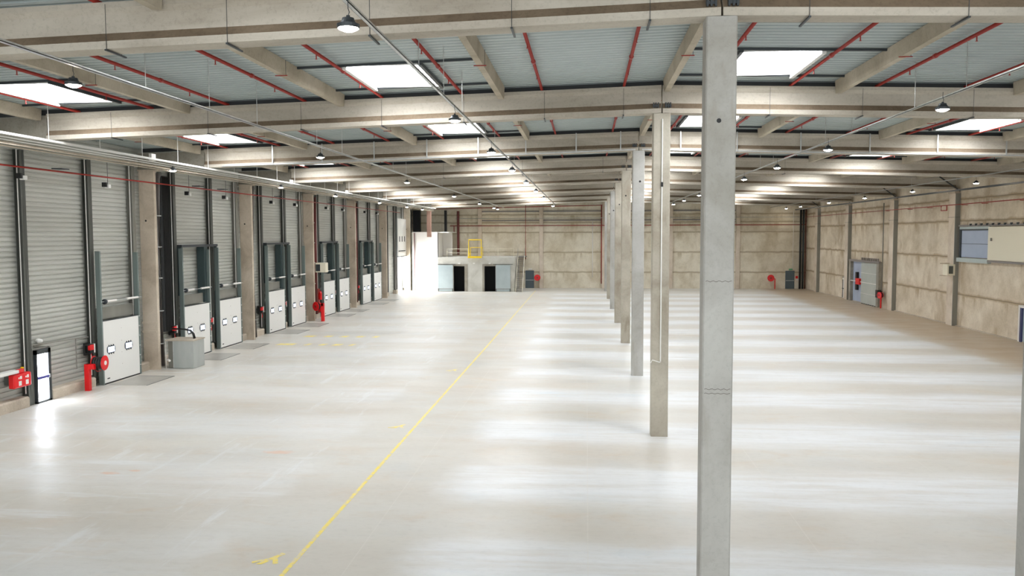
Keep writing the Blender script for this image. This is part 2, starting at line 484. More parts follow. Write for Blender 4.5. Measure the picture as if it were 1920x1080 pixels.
# ------------------------------------------------------------------ main beams
def beam_prof(y):
    pr = [(-.25, 0), (.25, 0), (.25, .15), (.11, .33), (.11, .70), (.2, .80), (.2, .91), (-.2, .91), (-.2, .80), (-.11, .70), (-.11, .33), (-.25, .15)]
    return [(y+a, z) for a, z in pr]
beamsL, beamsR = [], []
yb = YC[0]+.25
def mkbeam(y, side, k):
    x0, x1 = ((-18.93, XR0-.02) if side == 'L' else (XR0+.02, XRW-.15))
    lb = ('door-side' if side == 'L' else 'wall-side')
    t = thing('concrete_beam', '', 'beam', ((x0+x1)/2, y, T+fall((x0+x1)/2)), 'main roof beams')
    mm = MB().prism_x(beam_prof(y), x0, x1, T+fall(x0), T+fall(x1))
    for q in (2+2, 2+10): mm.m[q] = 1     # darker brown on the sloping ledges of the lower flange
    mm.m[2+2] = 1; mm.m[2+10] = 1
    mm.build('girder', [M_beam, M_ledge], t)
    return t
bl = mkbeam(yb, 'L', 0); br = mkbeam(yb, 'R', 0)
bl['label'] = 'great concrete roof beam on the loading-door side, first and largest from the camera'
br['label'] = 'great concrete roof beam on the concrete-wall side, first and largest from the camera'
beamsL.append(bl); beamsR.append(br)
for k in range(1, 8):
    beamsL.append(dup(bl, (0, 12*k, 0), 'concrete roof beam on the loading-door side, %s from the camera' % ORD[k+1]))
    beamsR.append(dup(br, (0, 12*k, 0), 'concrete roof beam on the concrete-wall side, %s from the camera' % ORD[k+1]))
# fixings on the beams: steel plates beside the column, wire straps, trunking hangers
for k in range(0, 5):
    y = YC[k]+.25
    for bm, sg in ((beamsL[k], -1), (beamsR[k], 1)):
        m = MB()
        for dx in (.12, .2, .27):
            m.box(XR0+sg*dx-.018, XR0+sg*dx+.018, y-.3, y-.18, T+.13+.03, T+.33)
        m.box(XR0+min(sg*.1, sg*.3), XR0+max(sg*.1, sg*.3), y-.28, y-.26, T+.2, T+.26)
        m.build('joint_bracket', M_dgrey, bm)
straps = {0: [-9.35, -6.9, -4.1, -1.4, 1.15, 4.0, 6.75], 1: [-16.5, -13.0, -9.7, -6.9, -4.1, -1.4, 1.2, 5.9, 8.8, 12.2], 3: [-9, -4, 1, 7, 12]}
for k, xs in straps.items():
    y = YC[k]+.25
    for x in xs:
        bm = beamsL[k] if x < XR0 else beamsR[k]
        zb = T+fall(x)
        m = MB()
        m.tube([(x, y-.265, zb+.85), (x, y-.265, zb-.02)], .006, 5)
        m.tube([(x, y+.265, zb+.85), (x, y+.265, zb-.02)], .006, 5)
        m.box(x-.02, x+.02, y-.3, y+.42, zb-.045, zb-.015)
        m.build('strap', M_dgrey, bm)
# white vertical channels on the third beam
y = YC[2]+.25
for x in [-15.4, -12.9, -10.3, -7.7, -5.2, -2.9, -.5, 1.6, 4.4, 7.0, 9.9, 13.0, 16.0, 19.0]:
    bm = beamsL[2] if x < XR0 else beamsR[2]
    zb = T+fall(x)
    MB().box(x-.025, x+.025, y-.30, y-.255, zb+.05, zb+.93).build('channel', M_galv, bm)
# long trunking along the third beam's face
for bm, x0, x1 in ((beamsL[2], -18, 2.3), (beamsR[2], 2.6, 26)):
    MB().prism_x([(y-.29, .02), (y-.255, .02), (y-.255, .07), (y-.29, .07)], x0, x1, T+fall(x0), T+fall(x1)).build('conduit', M_galv, bm)
# short end pieces between the beams and the loading wall
stub = None
for k in range(1, 8):
    y = YC[k]+.25
    if stub is None:
        stub = thing('beam_end_piece', 'short dull concrete end beam at the loading wall, first from the camera', 'beam', (-20.7, y, 10.1), 'short end beams at the loading wall')
        MB().prism_x([(y-.12, .03), (y+.12, .03), (y+.12, .86), (y-.12, .86)], XL+.05, -18.97, T+fall(XL), T+fall(-18.97)).build('girder', M_dull, stub)
        s0 = stub
    else:
        dup(s0, (0, 12*(k-1), 0), 'short dull concrete end beam at the loading wall, %s from the camera' % ORD[k])
# dark strip filling the gap between beam top and deck (part of each beam)
for k in range(1, 8):
    y = YC[k]+.25
    for bm, x0, x1 in ((beamsL[k], -22.3, XR0), (beamsR[k], XR0, 27.1)):
        MB().prism_x([(y+.05, .915), (y+.13, .915), (y+.13, ZD-T-.005), (y+.05, ZD-T-.005)], x0, x1, T+fall(x0), T+fall(x1)).build('gap_strip', M_band, bm)

# ------------------------------------------------------------------ purlins
PX = [XR0+.15+5.45*i for i in range(-4, 5)]
pwords = {-4: 'fourth from the columns toward the loading doors', -3: 'third from the columns toward the loading doors',
          -2: 'second from the columns toward the loading doors', -1: 'first from the columns toward the loading doors', 0: 'directly above the column row',
          1: 'first from the columns toward the concrete wall', 2: 'second from the columns toward the concrete wall',
          3: 'third from the columns toward the concrete wall', 4: 'fourth from the columns toward the concrete wall'}
for i, px in zip(range(-4, 5), PX):
    src = None
    z1 = ZD+fall(px)-.006; z0 = z1-.40
    for b in range(0, 6):
        ya, yb_ = (3.9, 15.54) if b == 0 else (YC[b-1]+.47, YC[b]+.03)
        if b == 0:
            m = MB().prism_y([(px-.09, z0), (px+.09, z0), (px+.12, z1), (px-.12, z1)], ya, yb_)
            o = m.build('concrete_purlin', M_purlin, loc=(px, ya, z0))
            tag(o, 'concrete roof purlin before the first beam, ' + pwords[i], 'roof purlin', 'purlins under the roof deck'); continue
        lbl = 'concrete purlin in bay %s, %s' % (('one', 'two', 'three', 'four', 'five', 'six', 'seven')[b-1], pwords[i])
        if src is None:
            t = thing('concrete_purlin', lbl, 'roof purlin', (px, ya, z0), 'purlins under the roof deck')
            MB().prism_y([(px-.09, z0), (px+.09, z0), (px+.12, z1), (px-.12, z1)], ya, yb_).build('girder', M_purlin, t)
            for dy in (1.2, 6.0):
                MB().tube([(px-.16, ya+dy, z0-.02), (px+.18, ya+dy, z0-.02)], .014, 6).build('clamp', M_redp, t)
                MB().tube([(px+.14, ya+dy, z0-.02), (px+.14, ya+dy, z1)], .006, 5).build('rod', M_dgrey, t)
            src = t
        else:
            dup(src, (0, 12*(b-1), 0), lbl)

# ------------------------------------------------------------------ red sprinkler lines
pipeX = [XR0+.1+s*v for s in (-1, 1) for v in (1.33, 4.05, 6.75, 9.5, 12.2, 14.95, 17.7, 20.4)]
for j, px in enumerate(pipeX):
    z = ZD+fall(px)-.12
    side = 'loading doors' if px < XR0 else 'concrete wall'
    n = (j % 8)+1
    t = thing('sprinkler_pipe', 'red sprinkler pipe under the roof, %s from the columns toward the %s' % (ORD[n], side), 'pipe', (px, 4, z), 'red sprinkler pipes under the roof deck')
    MB().tube([(px, 4, z), (px, 88, z)], .048, 10).build('main_pipe', M_redp, t, smooth=True)
    for b in range(3):
        yb_ = YC[b]+.5
        for dy in (3.3, 7.2):
            MB().tube([(px, yb_+dy, z), (px, yb_+dy+.12, z)], .066, 10).build('coupling', M_redp, t)
        for dy in (.7, 4.9, 9.0):
            m = MB().tube([(px, yb_+dy, z-.03), (px, yb_+dy, z-.15)], .016, 6)
            m.lathe((px, yb_+dy, z-.155), (0, 0, -1), [(0, .03), (.01, .03)], 10).build('sprinkler_head', M_redp, t)

# ------------------------------------------------------------------ rooflights
skw = {-16.7: 'nearest the loading wall', -5.75: 'on the loading-door side of the column row', 5.25: 'on the concrete-wall side of the column row', 16.4: 'nearest the concrete wall'}
skw[-16.7] = 'close to the loading wall'; skw[16.4] = 'close to the concrete wall'
for sx in SKX:
    src = None
    for i, (a, b2) in enumerate(SKY[1:8]):
        lbl = 'bright rooflight in bay %s, %s' % (('one', 'two', 'three', 'four', 'five', 'six', 'seven')[i], skw[sx])
        if src is not None:
            dup(src, (0, 12.1*i, 0), lbl); continue
        zc = ZD+fall(sx)
        t = thing('rooflight', lbl, 'skylight', (sx, (a+b2)/2, zc), 'rooflights in the roof deck')
        src = t
        x0, x1 = sx-SKW+.01, sx+SKW-.01
        zl, zr = ZD+fall(x0)-.03, ZD+fall(x1)-.03
        zt = zc+.40
        m = MB()
        for (xa, xb, ya, yb_) in ((x0, x0+.03, a, b2), (x1-.03, x1, a, b2)):
            m.box(xa, xb, ya, yb_, (zl if xa == x0 else zr), zt)
        m.box(x0, x1, a, a+.03, min(zl, zr), zt); m.box(x0, x1, b2-.03, b2, min(zl, zr), zt)
        m.build('upstand', M_white, t)
        # domed translucent sheet
        d = MB(); nx, ny = 8, 6
        for iy in range(ny):
            for ix in range(nx):
                P = []
                for (u, v) in ((ix, iy), (ix+1, iy), (ix+1, iy+1), (ix, iy+1)):
                    X = x0+(x1-x0)*u/nx; Yv = a+(b2-a)*v/ny
                    P.append((X, Yv, zt+.18*math.sin(PI*u/nx)*math.sin(PI*v/ny)))
                d.quad(*P)
        d.build('dome', M_sky, t, smooth=True)
        out = -1 if sx < XR0 else 1
        # vent louvre strip on the outer edge, actuator bar on the other
        xe = x0-.02 if out < 0 else x1+.02
        m = MB(); 
        ze = ZD+fall(xe)-.03
        m.box(xe-.06, xe+.06, a-.05, b2+.1, ze-.1, ze-.0)
        m.build('side_channel', M_white, t)
        pr = [(a+.1, -.02)]
        for q in range(10):
            yq = a+.2+q*.3
            pr += [(yq, -.02), (yq, -.085), (yq+.16, -.085), (yq+.16, -.02)]
        pr += [(b2-.02, -.02), (b2-.02, -.005), (a+.1, -.005)]
        xc = xe-out*.065
        m = MB().prism_x([(p, q+ze) for p, q in pr], min(xc, xc-out*.012), max(xc, xc-out*.012))
        m.build('louvre', M_louv, t)
        xi = x1+.02 if out < 0 else x0-.02
        zi = ZD+fall(xi)-.03
        MB().box(xi-.05, xi+.05, a-.15, b2+.12, zi-.1, zi).build('actuator_bar', M_dgrey, t)
        # trimmer angles to the purlins either side
        pl = max([p for p in PX if p < sx]); pr_ = min([p for p in PX if p > sx])
        for yy_ in (a-.12, b2+.1):
            MB().prism_x([(yy_-.035, -.07), (yy_+.035, -.07), (yy_+.035, -.01), (yy_-.035, -.01)], pl+.12, pr_-.12, ZD+fall(pl+.12), ZD+fall(pr_-.12)).build('trimmer', M_dgrey, t)

# ------------------------------------------------------------------ high-bay lamps
def lamp(x, y, z, top, label):
    t = thing('high_bay_lamp', label, 'lamp', (x, y, z), 'high-bay lamps under the roof')
    MB()._lathe(Vector((x, y, z)), Vector((0, 0, 1)), [(-.025, .172), (.035, .175), (.05, .13), (.09, .10), (.13, .09), (.14, .03), (.17, .03)], 20, 0).build('housing', M_dgrey, t, smooth=False)
    MB()._lathe(Vector((x, y, z)), Vector((0, 0, -1)), [(.02, .165), (.04, .14), (.07, .07), (.078, .02)], 20, 0).build('lens', M_lens, t)
    MB().tube([(x, y, z+.16), (x+.02, y, z+.22), (x, y, z+.28), (x, y, top)], .008, 6).build('hanger', M_dgrey, t)
    return t
lampdef = {
 'A': (-1.14, 3.2, [3.92, 7.125, 9.876, 12.641, 15.585, 18.6, 22.06, 28.09], 'the cable run beside the column row on the door side'),
 'B': (-3.36, 3.3, [5.187, 10.224, 15.275, 20.8, 25.8, 29.9, 31.1], 'the cable run midway to the loading doors'),
 'C': (-6.24, 3.0, [8.175, 12.0, 16.42, 20.1, 24.48, 28.27, 31.0], 'the trunking along the loading wall'),
 'D': (2.83, 3.2, [6.918, 10.044, 12.64, 15.22, 18.2, 21.18, 24.4, 27.3], 'the cable run on the concrete-wall side'),
 'E': (7.6, 3.2, [13.8, 16.935, 20.09, 23.41, 26.76, 30.2, 32.3], 'the cable along the concrete wall')}
rowname = {'A': 'in the row beside the columns', 'B': 'in the row midway to the loading doors', 'C': 'in the row along the loading doors', 'D': 'in the row midway to the concrete wall', 'E': 'in the row along the concrete wall'}
for R, (rx, h, ys, nm) in lampdef.items():
    for i, ry in enumerate(ys):
        x, y, z = rx*h, ry*h, 6.765+h
        lamp(x, y, z, z+.42, 'lit high-bay lamp, %s from the camera %s' % (ORD[i+1], rowname[R]))

# ------------------------------------------------------------------ cable runs
def cable_run(label, x, z, y0, y1, rods, conduits=2, w=.07, loops=()):
    t = thing('cable_tray', label, 'cable tray', (x, y0, z), 'cable trays under the roof')
    m = MB().box(x-w/2, x+w/2, y0, y1, z, z+.015); m.box(x-w/2, x-w/2+.006, y0, y1, z, z+.05); m.box(x+w/2-.006, x+w/2, y0, y1, z, z+.05)
    m.build('tray', M_galv, t)
    for c in range(conduits):
        MB().tube([(x-w/2+w*(c+.5)/conduits, y0, z+.035), (x-w/2+w*(c+.5)/conduits, y1, z+.035)], .012, 6).build('cable', M_white, t)
    for ry in rods:
        MB().tube([(x, ry, z), (x, ry, ZD+fall(x))], .009, 5).build('hanger_rod', M_galv, t)
    return t
rr = [18.2, 21.4, 24.6, 30.2, 33.4, 42.4, 45.5, 54, 57, 66]
cable_run('thin grey cable tray running beside the central columns on the loading-door side', -1.03*3.6, 6.765+3.6, 6, 100, rr)
cable_run('thin grey cable tray midway between the central columns and the loading doors', -3.0*3.35, 6.765+3.35, 10, 100, rr, 3, .09)
cable_run('thin grey cable tray crossing the roof on the concrete-wall side', 2.62*3.55, 6.765+3.55, 10, 96, rr)
cable_run('thin cable tray high along the stained concrete wall', 6.75*3.35, 6.765+3.35, 40, 104, [60, 72, 84])
x = 25.6
MB().box(x-.08, x+.08, 40, 104, 9.75, 9.86).build('wall_trunking', M_dgrey, loc=None)
o = bpy.data.objects['wall_trunking']; tag(o, 'dark steel cable trunking just below the roof along the concrete wall', 'cable tray')
# bundle above the loading doors
t = thing('conduit_bundle', 'bundle of white conduits and trays along the top of the loading wall', 'conduits', (-18.4, 8, 10))
MB().box(-18.55, -18.38, 8, 100, 10.03, 10.1).build('tray', M_white, t)
for dx, dz in ((-.25, -.02), (-.33, -.09), (-.38, -.16), (-.30, -.22), (-.42, -.28)):
    MB().tube([(-18.4+dx, 8, 10.0+dz), (-18.4+dx, 100, 10.0+dz)], .022, 7).build('conduit', M_white if dz > -.1 else M_kerb, t)
for yy_ in range(24, 96, 3):
    MB().tube([(-18.46, yy_, 10.05), (-18.46, yy_, ZD+fall(-18.46))], .012, 5).build('hanger_rod', M_white, t)
for yy_ in (33.8, 50.5, 62.5):
    MB().box(-18.62, -18.5, yy_, yy_+.35, 10.0, 10.3).build('junction_box', M_offw, t)

# ------------------------------------------------------------------ loading wall
pill = None
for k in range(1, 8):
    P = 27.55+12*(k-1)
    lb = ['just outside the photo', 'beside the grey tank', 'second after the grey tank', 'third after the grey tank, behind a hose reel', 'fourth after the grey tank', 'fifth after the grey tank', 'beside the open tall door'][k-1]
    if k == 1: continue
    if pill is None:
        pill = thing('concrete_pillar', 'cream concrete wall pillar beside the grey tank, with steel straps', 'pillar', (-22.0, P, 0), 'pillars along the loading wall')
        MB().box(-22.38, -21.58, P, P+.22, 0, 10.02, ch=.02).build('shaft', M_pillar, pill)
        MB()._lathe(Vector((-22.05, P-.004, 7.55)), Vector((0, 1, 0)), [(0, .05), (.02, .05)], 16, 0).build('hole', M_black, pill)
        MB().box(-22.42, -21.4, P-.02, P+.3, 10.02, 10.1).build('cap_plate', M_pillar, pill)
        first = pill
    else:
        dup(first, (0, 12*(k-2), 0), 'cream concrete pillar of the loading wall, ' + lb)
# steel straps on the first pillar
for z in (2.35, 1.9):
    MB().box(-22.4, -21.64, 27.55+12-.03, 27.55+12+.26, z, z+.1).build('strap', M_pillar, first)
# downpipes
dp = None
for k in range(2, 7):
    P = 27.55+12*(k-1)
    lbl = 'grey rainwater downpipe beside the %s wall pillar from the camera' % ORD[k-1]
    if dp is None:
        dp = thing('downpipe', lbl, 'pipe', (-22.05, P+.75, 0), 'rainwater downpipes of the loading wall')
        MB().tube([(-21.95, P+1.0, .05), (-21.95, P+1.0, 9.7), (-21.95, P+1.1, 9.9), (-22.1, P+1.5, 10.0)], .14, 14).build('main_pipe', M_pipe, dp, smooth=True)
        for z in (1.2, 2.9, 4.6, 6.2, 7.8):
            MB().tube([(-21.95, P+1.0, z), (-21.95, P+1.0, z+.04)], .155, 14).build('clamp', M_galv, dp)
    else: dup(dp, (0, 12*(k-2), 0), lbl)
# posts
def hpost(y, z0=0, z1=10.2, mat=M_post, label='', xo=XL+.03, xi=-22.2, wd=.28):
    t = thing('steel_post', label, 'post', (xi, y, z0), 'steel posts of the loading wall')
    m = MB()
    xm0 = xi-.015
    m.box(xm0, xi, y-wd/2, y+wd/2, z0, z1)       # flange towards the hall
    m.box(xo, xo+.015, y-wd/2, y+wd/2, z0, z1)   # flange at the cladding
    m.box(xo, xi, y-.01, y+.01, z0, z1)          # web
    m.build('profile', mat, t)
    MB().tube([(xi-.1, y-wd/2-.03, max(z0, .5)), (xi-.1, y-wd/2-.03, z1)], .022, 6).build('conduit', M_offw, t)
    return t
for k in range(0, 6):
    P = 27.55+12*k
    bay = ORD[k+1]
    hpost(P+3.22, label='dark steel post at the near side of the %s loading bay' % bay if k else 'dark steel post beside the glazed exit door')
    hpost(P+7.62, z0=.42 if k else .42, label='dark steel post between the two doors of the %s loading bay' % bay if k else 'dark steel post behind the red hose reel')
    hpost(P+11.2, z0=.42, mat=M_postl, label='pale steel post at the far side of the %s loading bay' % bay)
hpost(94.6, label='dark steel post at the near edge of the tall open door')
hpost(99.9, mat=M_postl, label='pale steel post at the far edge of the tall open door')

# dock doors
def dock_door(y0, lbl):
    xw = -21.9; y1 = y0+2.98
    t = thing('loading_door', lbl, 'loading door', (xw, y0, 0), 'white sectional loading doors')
    MB().box(xw-.05, xw, y0, y1, .06, 2.9).build('leaf', M_white, t)
    MB().box(xw-.06, xw-.0+.012, y0, y1, 0, .06).build('bottom_seal', M_black, t)
    MB().box(xw-.08, xw+.005, y0, y1, 2.9, 2.94).build('top_edge', M_dgrey, t)
    # side tracks
    for ya, zt in ((y0-.12, 6.1), (y1+.02, 6.1)):
        m = MB().box(xw-.2, xw+.02, ya, ya+.1, 0, zt if ya < y0 else 6.0)
        m.build('track', M_track, t)
    for q in range(6):
        MB().box(xw-.02, xw+.05, y1-.02, y1+.06, .45+q*.48, .5+q*.48).build('roller', M_galv, t)
    # double windows with rounded corners
    for wy in (y0+.26, y0+1.72):
        pr = []
        cy, cz, hw, hh, r = wy+.32, 1.56, .33, .17, .12
        for (sy, sz, a0) in ((1, 1, 0), (-1, 1, 90), (-1, -1, 180), (1, -1, 270)):
            for a in range(0, 91, 30):
                an = math.radians(a0+a); pr.append((cy+sy*(hw-r)+r*math.cos(an), cz+sz*(hh-r)+r*math.sin(an)))
        m = MB(); n = len(pr)
        vs = [(xw+.018, a, b2) for a, b2 in pr]+[(xw-.01, a, b2) for a, b2 in pr]
        m.add(vs, [tuple(range(n))]+[(i, n+i, n+(i+1) % n, (i+1) % n) for i in range(n)])
        for q in range(3):
            for zz in (cz-hh-.05, cz+hh+.0):
                m.box(xw+.0, xw+.03, cy-.2+q*.18, cy-.16+q*.18, zz, zz+.05)
        fr = m.build('window', M_dgrey, t)
        pm = MB()
        for q in range(3):
            for zz in (cz-.125, cz+.01):
                pm.box(xw+.018, xw+.026, cy-.26+q*.18, cy-.10+q*.18, zz, zz+.115)
        pm.build('pane', M_win, fr)
    # small fixings down the middle of the leaf
    for zz in (2.45, 1.85, 1.3, .75):
        MB().box(xw, xw+.02, y0+1.45, y0+1.5, zz, zz+.03).build('fixing', M_offw, t)
    MB().box(xw, xw+.006, y0+.22, y0+.42, .22, .27).build('maker_plate', M_black, t)
    # balance shaft with springs above the leaf
    MB().tube([(xw+.02, y0-.1, 3.8), (xw+.02, y1+.3, 3.8)], .018, 8).build('shaft', M_galv, t)
    MB()._lathe(Vector((xw+.02, y0+.12, 3.8)), Vector((0, 1, 0)), [(0, .05), (.02, .12), (.1, .12), (.12, .05)], 14, 0).build('cable_drum', M_dgrey, t)
    for ya, yb_ in ((y0+.35, y0+1.1), (y0+1.95, y0+2.95)):
        MB().tube([(xw+.02, ya, 3.8), (xw+.02, yb_, 3.8)], .055, 10).build('spring', M_offw, t)
    # flat header panels above the leaf
    MB().box(xw-.35, xw-.25, y0+.02, y1, 2.96, 3.5).build('header_panel', M_postl, t)
    return t
doors = [dock_door(27.55+7.78, 'white loading door behind the red hose reel at the front of the wall')]
dn = ['first', 'second', 'third', 'fourth', 'fifth', 'sixth', 'seventh', 'eighth', 'ninth']
i = 0
tn = ['partly behind the grey tank', 'just after the grey tank', 'third after the grey tank', 'before the distant hose reel', 'first after the distant hose reel', 'second after the distant hose reel', 'third after the distant hose reel', 'last before the tall open door']
for k in range(1, 5):
    P = 27.55+12*k
    for off in (3.42, 7.78):
        dup(doors[0], (0, P+off-(27.55+7.78), 0), 'white loading door with two small windows, '+tn[i]); i += 1
# tall track frames above the first door of each bay
fr0 = None
for k in range(1, 5):
    P = 27.55+12*k; y0 = P+3.6; y1 = P+7.9
    lbl = 'dark steel frame above the first white door of the %s loading bay' % ORD[k+1]
    if fr0 is None:
        t = fr0 = thing('door_frame_gantry', lbl, 'steel frame', (-22.1, y0, 0), 'steel frames above loading doors')
        MB().box(-22.3, -22.0, y0-.1, y1, 6.16, 6.3).build('top_bar', M_dgrey, t)
        MB().box(-22.3, -22.05, y0-.1, y0+.08, 2.95, 6.16).build('side_bar', M_teal, t)
        MB().box(-22.45, -22.02, y0+2.55, y0+2.98, 2.95, 6.16).build('dark_post', M_teal, t)
        MB().box(-22.2, -22.05, y1-.12, y1, .45, 6.16).build('side_bar', M_teal, t)
    else: dup(fr0, (0, 12*(k-1), 0), lbl)
# dock leveller plates in the floor
pl0 = None; i = 0
for (py) in [35.3]+[27.55+12*k+off for k in range(1, 5) for off in (3.35, 7.75)]:
    names = ['in front of the first white loading door']+['at the loading door '+s for s in tn]
    lbl = 'grey dock plate in the floor ' + names[i]; i += 1
    if pl0 is None:
        pl0 = thing('dock_plate', lbl, 'dock plate', (-20.8, py, 0), 'dock plates in the floor')
        MB().box(-21.7, -19.9, py, py+2.5, .0, .008).build('plate', M_plate, pl0)
        m = MB().box(-21.7, -19.87, py+2.5, py+2.54, 0, .01); m.box(-19.9, -19.87, py, py+2.5, 0, .01)
        m.build('edge', M_dgrey, pl0)
    else: dup(pl0, (0, py-35.3, 0), lbl)
# control boxes
cb = None; i = 0
for py in [34.78]+[27.55+12*k+off for k in range(1, 5) for off in (2.75, 7.1)]:
    names = ['above the red hose reel']+['beside the loading door '+s for s in tn]
    lbl = 'small black and red control box ' + names[i]; i += 1
    if cb is None:
        t = cb = thing('control_box', lbl, 'control box', (-22.1, py, 1.5), 'door control boxes')
        x = -22.2
        MB().box(x-.2, x+.1, py-.2, py-.16, 1.5, 1.56).box(x-.2, x+.1, py-.2, py-.16, 1.9, 1.96).box(x-.2, x-.1, py-.2, py+.2, 1.45, 2.0).build('bracket', M_black, t)
        MB().box(x-.1, x+.12, py-.14, py+.16, 1.53, 1.95).build('body', M_black, t, bevel=.02)
        MB().box(x+.0, x+.14, py-.18, py+.1, 1.68, 1.93).build('front', M_red, t, bevel=.03)
        MB().box(x-.0, x+.13, py+.1, py+.19, 1.55, 1.95).build('side', M_offw, t)
        MB().tube([(x+.02, py+.05, 1.53), (x+.04, py+.08, 1.3), (x+.06, py-.02, 1.2)], .025, 7).build('cable', M_red, t)
    else: dup(cb, (0, py-34.78, 0), lbl)
# floodlights hanging on the wall
fl = None; i = 0
for py in [30.0, 35.6]+[27.55+12*k+off for k in range(1, 5) for off in (3.7, 8.3)]:
    i += 1
    lbl = 'small white floodlight hanging high on the loading wall, %s from the camera' % ORD[i]
    if fl is None:
        t = fl = thing('floodlight', lbl, 'floodlight', (-21.6, py, 9.1), 'floodlights on the loading wall')
        MB().box(-21.7, -21.5, py-.1, py+.1, 8.95, 9.12).build('head', M_white, t, bevel=.02)
        MB().box(-21.75, -21.55, py-.22, py-.12, 9.0, 9.2).build('ballast', M_black, t)
        MB().tube([(-21.6, py, 9.1), (-21.6, py, 10.1)], .012, 6).build('hanger', M_dgrey, t)
    else: dup(fl, (0, py-30.0, 0), lbl)

# glazed exit door
t = bpy.data.objects.new('door_1', None); COL.objects.link(t); t.location = (-22.1, 31.45, 0); t['_w'] = tuple(t.location); t['kind'] = 'structure'
t['label'] = 'glazed exit door with dark frame, glowing with daylight'
x = -22.15; a, b2 = 31.02, 31.93
m = MB().box(x-.1, x+.04, a, a+.07, 0, 2.18); m.box(x-.1, x+.04, b2-.16, b2, 0, 2.18); m.box(x-.1, x+.04, a, b2, 2.0, 2.18); m.box(x-.1, x+.04, a, b2, 0, .08)
m.build('frame', M_dgrey, t)
MB().box(x-.05, x-.03, a+.07, b2-.16, .08, 1.0).build('lower_pane', M_glass, t)
MB().box(x-.05, x-.03, a+.07, b2-.16, 1.07, 2.0).build('upper_pane', M_glass, t)
MB().box(x-.06, x+.08, a+.05, b2-.1, .98, 1.09).build('push_bar', plain('violet_bar', '#4a4690', .4), t)
MB().box(x+.04, x+.1, b2-.2, b2-.14, .98, 1.12).build('handle', M_galv, t)
# lining between cladding and frame
m = MB().box(XL-.2, x-.09, a-.04, a, 0, 2.24); m.box(XL-.2, x+.02, b2, b2+.05, 0, 2.24); m.box(XL-.2, x-.09, a, b2, 2.18, 2.24)
m.build('lining', M_postl, t)
t = thing('emergency_light', 'round white bulkhead light above the glazed exit door', 'light fitting', (-22.2, 31.2, 2.55))
MB()._lathe(Vector((-22.45, 31.6, 2.5)), Vector((1, 0, 0)), [(0, .1), (.1, .1), (.2, .07), (.24, .02)], 18, 0).build('cover', M_white, t, smooth=True)
MB().box(-22.46, -22.4, 31.35, 31.85, 2.3, 2.36).build('bracket', M_postl, t)
m = MB().tube([(-22.35, 31.0, 2.38), (-22.35, 34.0, 2.3), (-22.35, 34.9, 2.25)], .03, 8)
o = m.build('cable_rail', M_postl, loc=(-22.35, 31, 2.38)); tag(o, 'thin horizontal rail from the exit door to the first control box', 'rail')
m = MB().tube([(-22.35, 34.0, 2.28), (-22.35, 34.0, .95)], .025, 8)
o = m.build('cable_drop', M_postl, loc=(-22.35, 34, .95)); tag(o, 'vertical grey conduit dropping from the rail beside the hose reel', 'conduit')

# extinguisher cabinet and white shelf
t = thing('extinguisher_cabinet', 'bright red fire cabinet with white pictograms beside the exit door', 'fire cabinet', (-21.95, 30.05, .9))
MB().box(-22.15, -21.9, 29.42, 30.42, .9, 1.45).build('body', M_red, t, bevel=.05)
MB().box(-22.1, -21.95, 29.75, 30.1, 1.45, 1.62).build('handle', M_red, t, bevel=.04)
for yy_ in (29.75, 30.15):
    m = MB().box(-21.9, -21.893, yy_-.08, yy_+.08, .99, 1.17)
    m.box(-21.9, -21.893, yy_-.09, yy_-.03, 1.26, 1.32); m.box(-21.9, -21.893, yy_, yy_+.1, 1.24, 1.36)
    m.build('pictogram', M_white, t)
MB().box(-22.12, -22.02, 30.1, 30.16, 1.6, 1.66).build('latch', M_yellow, t)
MB().box(-22.45, -22.15, 29.6, 30.3, 1.0, 1.35).build('wall_bracket', M_post, t)
t = thing('wall_shelf', 'white slab-like wall shelf beside the red fire cabinet', 'wall shelf', (-21.9, 29.2, 1.5))
MB().box(-22.2, -21.85, 28.6, 29.65, 1.5, 1.62).build('body', M_white, t, bevel=.015)
MB().box(-22.5, -22.2, 29.0, 29.2, 1.52, 1.6).build('bracket', M_post, t)

# hose reel, front
def hose_reel(x, y, zc, label, facing, stand=True, r=.33, drum=.22, side=1):
    t = thing('hose_reel', label, 'hose reel', (x, y, 0), 'red fire hose reels')
    f = Vector(facing)
    c = Vector((x, y, zc))
    MB()._lathe(c+f*(drum/2), f, [(0, r*.9), (.015, r), (.04, r), (.05, r*.85)], 28, 0).build('front_disc', M_red, t)
    MB()._lathe(c-f*(drum/2), f, [(0, r*.93), (.02, r*.93)], 28, 0).build('back_disc', M_red, t)
    MB()._lathe(c-f*(drum/2-.02), f, [(0, r*.8)] + [(drum*.05+(drum-.05)*q/8, r*(.84 if q % 2 else .78)) for q in range(9)], 24, 0).build('hose', M_black, t)
    MB()._lathe(c+f*(drum/2+.05), f, [(0, r*.3), (.02, r*.3)], 16, 0).build('hub', M_white if y < 50 else M_redp, t)
    return t
t = hose_reel(-21.5, 34.3, 1.18, 'big red fire hose reel on a red post in front of the first loading door', (1, .08, 0), drum=.46)
MB().box(-21.92, -21.7, 33.85, 34.03, 0, 1.18).build('stand', M_red, t, bevel=.01)
MB().box(-21.92, -21.5, 33.87, 34.07, .95, 1.18).build('arm', M_red, t, bevel=.01)
MB().tube([(-21.7, 34.2, .95), (-21.55, 34.25, .8), (-21.4, 34.3, .85)], .02, 6).build('nozzle', M_redp, t)
t = hose_reel(-21.25, 63.2, 1.2, 'red fire hose reel on an orange-red post at a distant pillar', (-.5, -.86, 0), r=.36)
MB().box(-20.95, -20.7, 63.2, 63.4, 0, 1.45).build('stand', M_red, t, bevel=.02)
MB().box(-21.3, -20.75, 63.2, 63.4, 1.2, 1.45).build('arm', M_red, t, bevel=.02)
t = hose_reel(-6.25, 104.7, 1.37, 'red fire hose reel on the end wall near the steel stairs', (.1, -1, 0), r=.4)
